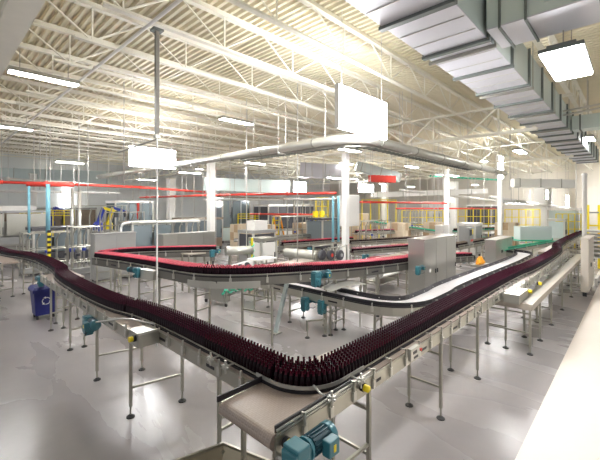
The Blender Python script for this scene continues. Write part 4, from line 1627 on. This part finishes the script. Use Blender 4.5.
far_conveyor('far conveyor with dark bottles at centre beyond the grey roll', pz(282, 245, 21), pz(352, 240, 24), .4, BELTD, REDCAP, 'dark_red_bottles', 'rows of dark red capped bottles at centre beyond the grey roll')
far_conveyor('far empty conveyor right of the step ladder', pz(236, 240, 22), pz(318, 234, 27), .5, BELTW)
far_conveyor('far empty conveyor at left under the robots', pz(120, 227, 26), pz(168, 229, 25), .5, BELTW)
far_conveyor('empty steel conveyor at the left edge behind the dark bottles', pz(-10, 247, 20.5), pz(38, 246, 20.5), .6, BELTW)

far_conveyor('far conveyor of brown bottles left of the wrapping machine', pz(232, 231, 29), pz(284, 229, 31.3), .5, BELTD, BROWNM, 'brown_bottles', 'rows of brown bottles far behind the square steel machine')
far_conveyor('highest far conveyor of pink capped bottles right of the panel box', pz(356, 233, 27), pz(418, 230.5, 30), .5, BELTD, PINK, 'pink_capped_bottles', 'far rows of pink capped bottles just right below the panel box')
far_conveyor('far green edged conveyor right of the slim pale column', pz(455, 231, 30), pz(500, 229, 33), .5, GREENB, BROWNM, 'brown_bottles', 'far rows of brown bottles between the two slim pale columns', GREEN)
far_conveyor('low far conveyor of dark bottles left of the large steel cabinet', pz(368, 262, 17.2), pz(408, 258.5, 18.2), .4, BELTD, REDCAP, 'dark_red_bottles', 'rows of dark red capped bottles left of the large steel cabinet')

# rolls and tanks
def roll(label, pa, pb, r_, mm, name='steel_drum'):
    va, vb = Vector(pa), Vector(pb)
    r = thing(name, label, 'drum', tuple((va + vb) / 2))
    MB().tube([va, vb], r_, 16).build('shell', mm, r, True)
    for v_ in (va, vb):
        dd = (vb - va).normalized()
        MB().tube([v_ - dd * .02, v_ + dd * .02], r_ * 1.06, 16).build('rim', STEELD, r)
    for f in (.15, .85):
        c_ = va.lerp(vb, f)
        MB().bar((c_.x, c_.y, 0), (c_.x, c_.y, c_.z - r_ * .8), .1).build('support', STEELD, r)


roll('grey horizontal drum behind the red bend, right of the teal motor', pz(226, 251, 14.5), pz(252, 250, 15), .18, STEELB)
roll('long grey horizontal drum at centre behind the red line', pz(286, 252.5, 15.5), pz(318, 255.5, 14.5), .2, STEELB)
roll('pale horizontal drum below the right arm of the red line', pz(362, 275, 11.8), pz(380, 273, 12.4), .13, WHITE)
# low benches
def bench(label, px, d, w_, dp, z_, mm):
    X, Y = P(px, d)
    r = thing('work_bench', label, 'bench', (X, Y, 0), 'steel benches')
    MB().bb((X - w_ / 2, Y - dp / 2, z_ - .05), (X + w_ / 2, Y + dp / 2, z_)).build('top', mm, r)
    for a in (-1, 1):
        for b in (-1, 1):
            MB().bb((X + a * (w_ / 2 - .05) - .025, Y + b * (dp / 2 - .05) - .025, 0), (X + a * (w_ / 2 - .05) + .025, Y + b * (dp / 2 - .05) + .025, z_ - .05)).build('leg', LEGM, r)
    MB().bb((X - w_ / 2 + .05, Y - dp / 2 + .05, .3), (X + w_ / 2 - .05, Y + dp / 2 - .05, .33)).build('shelf', STEELD, r)


bench('pale topped bench behind the red line at centre', 290, 13.6, 2.2, .7, 1.2, BEIGE)
bench('white topped bench left of the yellow hose at centre left', 262, 13.8, 1.0, .6, 1.35, WHITE)
bench('pale box bench behind the rear red branch', 197, 14.3, 1.1, .6, 1.5, BEIGE)
bench('low pale bench left of the large steel cabinet', 380, 14.5, 1.8, .8, .6, OFFW)
bench('far pale bench right of the panel box column', 392, 17.2, 2.5, .8, .9, BEIGE)

# hand panel with red button by the pale machine
X, Y = P(469, 20.5)
r = thing('operator_panel', 'grey operator panel with a red strip on a stand', 'panel', (X, Y, 0))
MB().bb((X - .35, Y - .12, 1.1), (X + .35, Y + .12, 2.1)).build('housing', GREYM, r, bevel=.02)
MB().bb((X - .25, Y - .14, 1.65), (X + .1, Y - .12, 1.98)).build('screen', DARKM, r)
MB().bb((X - .1, Y - .14, 1.3), (X + .28, Y - .12, 1.42)).build('red_strip', REDP, r)
MB().bb((X + .15, Y - .14, 1.7), (X + .3, Y - .12, 2.0)).build('yellow_plate', YELLOW, r)
MB().tube([(X, Y, 0), (X, Y, 1.1)], .06, 8).build('stand', STEELD, r)
# orange hose bundle
X, Y = P(480, 15.2)
zb = zat(264, 15.2)
r = thing('hose_bundle', 'bright orange hose bundle left of the smaller steel cabinet', 'hose', (X, Y, zb))
for k in range(7):
    a = k * .9
    m = MB().tube(smooth_path([(X + .3 * math.cos(a), Y + .12 * math.sin(a), zb + .02), (X + .1 * math.cos(a + 1), Y, zb + .28 + .05 * (k % 3)), (X - .3 * math.cos(a), Y - .1, zb + .05)], fac=2), .045, 6)
    m.build('hose_loop', ORANGE, r, True)
bx_, by_ = X, Y
MB().bb((X - .45, Y - .25, zb - .08), (X + .45, Y + .25, zb)).build('tray', STEELD, r)
for a in (-.4, .4):
    MB().bar((X + a, Y, 0), (X + a, Y, zb - .08), .05).build('leg', LEGM, r)
# pale glass hood with green edge
X, Y = P(517, 23)
X2, Y2 = P(548, 23)
r = thing('glass_hood', 'long pale glass hood with a green edge right of the smaller cabinet', 'hood', (X, Y, 0))
za, zb_ = zat(241, 22), zat(227, 22)
M_ = MB()
M_.bar((X, Y, (za + zb_) / 2), (X2, Y2, (za + zb_) / 2), .7, zb_ - za)
M_.build('glass_cover', GLASSW, r)
MB().bar((X, Y, za - .04), (X2, Y2, za - .04), .8, .1).build('green_edge', GREEN, r)
for f in (.05, .5, .95):
    MB().bar((X + (X2 - X) * f, Y + (Y2 - Y) * f, 0), (X + (X2 - X) * f, Y + (Y2 - Y) * f, za - .05), .08).build('leg', LEGM, r)

# pallets of cartons far back
CARD = mat('cardboard', (.46, .33, .20), .7, 0, .1, 4)
CARDL = mat('pale_cardboard', (.62, .52, .38), .7, 0, .1, 4)
for px, d, w_, n_, lab in ((243, 27, 1.4, 3, 'pallet of brown cartons right of the left centre column'), (262, 26.5, 1.4, 3, 'pallet of brown cartons at centre left of the step ladder'),
                           (306, 29, 1.6, 3, 'far pallet of cartons left of the yellow guard panels'), (399, 29, 1.4, 3, 'pallet of cartons before the left yellow fence'),
                           (436, 30.3, 1.6, 3, 'pallet of cartons left of the slim pale column'), (507, 29.5, 1.5, 3, 'pallet of cartons right of the smaller steel cabinet'),
                           (182, 33, 2.0, 3, 'pallet of cartons behind the dark packing machine'), (355, 36, 2.0, 4, 'far pallet of cartons behind the panel box column')):
    X, Y = P(px, d)
    r = thing('carton_pallet', lab, 'pallet', (X, Y, 0), 'pallets of cartons')
    m = MB().bb((X - w_ / 2, Y - w_ / 2, .1), (X + w_ / 2, Y + w_ / 2, .15))
    for q in (-1, 0, 1):
        m.bb((X + q * (w_ / 2 - .06) - .05, Y - w_ / 2, 0), (X + q * (w_ / 2 - .06) + .05, Y + w_ / 2, .1))
    m.build('pallet', CARD, r)
    for q in range(n_):
        for i in range(3):
            for j in range(3):
                c_ = w_ / 3
                MB().bb((X - w_ / 2 + i * c_ + .01, Y - w_ / 2 + j * c_ + .01, .15 + q * .6), (X - w_ / 2 + (i + 1) * c_ - .01, Y - w_ / 2 + (j + 1) * c_ - .01, .74 + q * .6)).build('carton', CARDL if (i + j + q) % 3 else CARD, r)

# yellow safety fences
def fence(label, pa, pb, h0_, h1_, n_):
    a, b = Vector((*pa, 0)), Vector((*pb, 0))
    r = thing('safety_fence', label, 'fence', tuple(a), 'yellow safety fences')
    for k in range(n_ + 1):
        c_ = a.lerp(b, k / n_)
        MB().bar((c_.x, c_.y, 0), (c_.x, c_.y, h1_), .07).build('post', YELLOW, r)
    for zz in (h0_, (h0_ + h1_) / 2, h1_):
        MB().bar((a.x, a.y, zz), (b.x, b.y, zz), .05, .06).build('rail', YELLOW, r)
    m = MB()
    L_ = (b - a).length
    q = .3
    while q < L_:
        c_ = a.lerp(b, q / L_)
        m.bar((c_.x, c_.y, h0_), (c_.x, c_.y, h1_), .012)
        q += .3
    m.build('mesh_infill', YELLOW, r)


fence('yellow safety fence at far right under the light panel', P(556, 28), P(581, 28), 1.5, 2.7, 4)
fence('yellow safety fence left of the slim pale column', P(402, 33), P(443, 33), 1.6, 2.9, 5)
fence('yellow safety fence between the two slim pale columns', P(458, 34), P(496, 34), 1.6, 3.0, 5)
fence('yellow safety fence right of the smaller cabinet column', P(505, 32), P(540, 32), 1.6, 3.0, 5)
fence('yellow rail left of the panel box column', P(316, 30), P(328, 30), 2.6, 4.0, 2)
fence('yellow rail at centre below the far windows', P(238, 32), P(272, 32), 2.2, 2.6, 4)
fence('yellow rail at left over the far conveyor', P(20, 27), P(75, 27), 2.6, 3.0, 5)
fence('yellow rail right of the white panel box', P(362, 33.5), P(396, 33.5), 3.6, 3.9, 4)
# yellow ladder frame at right edge
X, Y = P(588, 19)
r = thing('ladder_tower', 'yellow steel tower with rungs at the right edge', 'tower', (X, Y, 0))
X2, Y2 = P(599, 19)
zt_ = zat(207, 19)
for a, b in ((X, Y), (X2, Y2)):
    MB().bar((a, b, 0), (a, b, 3.4), .11).build('rail', YELLOW, r)
for zz in (1.6, 2.3, 3.0):
    MB().bar((X, Y, zz), (X2, Y2, zz), .08).build('rung', GREYM if zz > 2.9 else YELLOW, r)
# yellow boxes at centre
X, Y = P(318, 28)
r = thing('yellow_guard', 'pair of bright yellow guard panels left of the cyan pipes', 'guard', (X, Y, 0))
for px in (315.5, 322):
    X, Y = P(px, 28)
    MB().bb((X - .22, Y - .1, zat(219, 28)), (X + .22, Y + .1, zat(211, 28))).build('panel', YELLOW, r)
    MB().bar((X, Y, 0), (X, Y, zat(219, 28)), .08).build('post', YELLOW, r)
# bright green yellow post
X, Y = P(252, 15)
r = thing('hose_post', 'short post wrapped with green and yellow hose at centre left', 'post', (X, Y, 0))
MB().tube([(X, Y, 0), (X, Y, zat(238, 15))], .05, 8).build('post', YELLOW, r)
MB().tube([(X + .09 * math.cos(k * .8), Y + .09 * math.sin(k * .8), .8 + .03 * k) for k in range(36)], .03, 6).build('green_hose', GREEN, r, True)

# ---------------------------------------------------------------- red mains and other overhead pipes
def main_pipe(name, label, pts, r_, mm, cat='pipe', hang=True, step=3.2):
    r = thing(name, label, cat, tuple(pts[0]))
    MB().tube(pts, r_, 8).build('pipe', mm, r, True)
    S_ = plen(pts)
    k = .8
    while k < S_[-1]:
        p, t_, nr = along(pts, S_, k)
        MB().tube([p - t_ * .06, p + t_ * .06], r_ * 1.35, 8).build('coupling', mm, r)
        MB().tube([(p.x, p.y, p.z), (p.x, p.y, 7.5)], .012, 5).build('hanger', RODM, r)
        k += step


main_pipe('sprinkler_main', 'red sprinkler main along the left side above the machines', [pz(-20, 181.5, 17), pz(75, 184.5, 19), pz(135, 187, 21), pz(205, 192, 25)], .07, REDP)
main_pipe('sprinkler_main', 'thick short red pipe at left above the cyan pipes', [pz(27, 184, 17), pz(74, 184.5, 17.6)], .12, REDP)
main_pipe('sprinkler_main', 'red sprinkler main crossing the middle of the hall', [pz(140, 197.5, 27), pz(215, 195, 23), pz(336, 193, 18)], .07, REDP)
main_pipe('sprinkler_main', 'red sprinkler main right of the panel box', [pz(360, 202, 20), pz(447, 203.3, 24)], .06, REDP)
main_pipe('sprinkler_main', 'thin red pipe low across the right of the hall', [pz(396, 208.5, 27), pz(496, 208.5, 30)], .06, REDP)
main_pipe('sprinkler_main', 'far red pipe above the dark windows at centre', [pz(250, 214, 28), pz(318, 214.5, 28.6)], .07, REDP)
main_pipe('sprinkler_main', 'red upright pipe stub at left of the pale column', [pz(138, 203, 26), pz(138.3, 219, 26)], .09, REDP, step=50)
X, Y = P(381, 27)
r = thing('red_heater', 'red box heater hanging right of the panel box column', 'heater', (X, Y, zat(182, 27)))
a, b = Vector(pz(370, 178.5, 24)), Vector(pz(394, 179.5, 24))
MB().bar(a, b, .5, .4).build('body', REDP, r)
for k in range(6):
    c_ = a.lerp(b, (k + .5) / 6)
    MB().bar(c_ - Vector((.02, 0, 0)), c_ + Vector((.02, 0, 0)), .56, .46).build('rib', REDP, r)
for f in (.1, .9):
    c_ = a.lerp(b, f)
    MB().tube([c_, (c_.x, c_.y, 7.5)], .015, 5).build('hanger', RODM, r)
main_pipe('overhead_pipe', 'pale overhead pipe left, just below the red main', [pz(-20, 191, 22), pz(120, 193, 24)], .07, OFFW)
main_pipe('overhead_pipe', 'grey pipe bundle over the left machines', [pz(-10, 178, 20), pz(110, 186, 23), pz(160, 188, 24)], .10, CONDUIT)
main_pipe('overhead_pipe', 'pale overhead pipe crossing the far centre', [pz(205, 200, 30), pz(345, 199, 26)], .07, OFFW)
main_pipe('overhead_pipe', 'brown overhead pipe crossing the far centre', [pz(210, 196.5, 28), pz(340, 200, 29)], .06, BROWNM)
main_pipe('overhead_pipe', 'long pale pipe across the far right below the duct', [pz(400, 190, 30), pz(560, 208, 44)], .11, OFFW)
main_pipe('overhead_pipe', 'thick pale overhead pipe left of the broad columns', [pz(490, 197, 27), pz(585, 211, 40)], .12, OFFW)
main_pipe('overhead_pipe', 'green overhead pipe along the far roof right of centre', [pz(430, 176, 38), pz(500, 180, 40)], .1, GREEN)
main_pipe('overhead_pipe', 'pair of thin grey pipes beyond the square lamp, upper one', [pz(560, 112, 12), pz(620, 100, 10.5)], .03, CONDUIT)
main_pipe('overhead_pipe', 'pair of thin grey pipes beyond the square lamp, lower one', [pz(560, 116, 12), pz(620, 104, 10.5)], .03, CONDUIT)

# hanger rods, drop cables
rods = [(34, 150, 190, 20), (40, 147, 190, 20), (61, 150, 205, 22), (79, 147, 192, 18), (88, 144, 205, 18), (124, 158, 186, 13), (133, 160, 200, 22), (203, 150, 200, 22), (216, 168, 260, 24), (230, 160, 215, 22),
        (246.5, 160, 260, 15), (259, 165, 230, 24), (284, 160, 205, 24), (297.5, 140, 262, 13), (312, 145, 178, 20), (323, 150, 190, 20), (358, 160, 215, 22), (365, 165, 205, 24), (434, 170, 215, 26), (438, 168, 212, 26),
        (468, 172, 205, 28), (484, 175, 240, 25), (510, 160, 190, 20), (576, 165, 222, 22), (420, 165, 205, 26), (406, 150, 200, 26), (194, 165, 215, 24), (182, 172, 225, 24), (150, 178, 215, 24), (50, 205, 250, 20)]
r0 = None
rodmesh = None
for px, y0_, y1_, d in rods:
    X, Y = P(px, d)
    za, zb_ = zat(y1_, d), 7.9
    m = MB().tube([(X, Y, za), (X, Y, zb_)], .022, 6)
    o = m.build('hanger_rod', RODM, None, True)
    tag(o, 'thin vertical steel rod hanging from the roof joists above the machines', 'rod', 'thin hanging rods')

# ---------------------------------------------------------------- light
wd = bpy.data.worlds.new('world')
scn.world = wd
wd.use_nodes = True
wd.node_tree.nodes['Background'].inputs['Color'].default_value = (.96, .97, 1, 1)
wd.node_tree.nodes['Background'].inputs['Strength'].default_value = .26
scn.view_settings.view_transform = 'Standard'
scn.view_settings.look = 'None'
scn.view_settings.gamma = 1
scn.view_settings.use_curve_mapping = False
scn.view_settings.exposure = 1.15
scn.cycles.use_denoising = True
scn.cycles.max_bounces = 8
scn.cycles.diffuse_bounces = 6
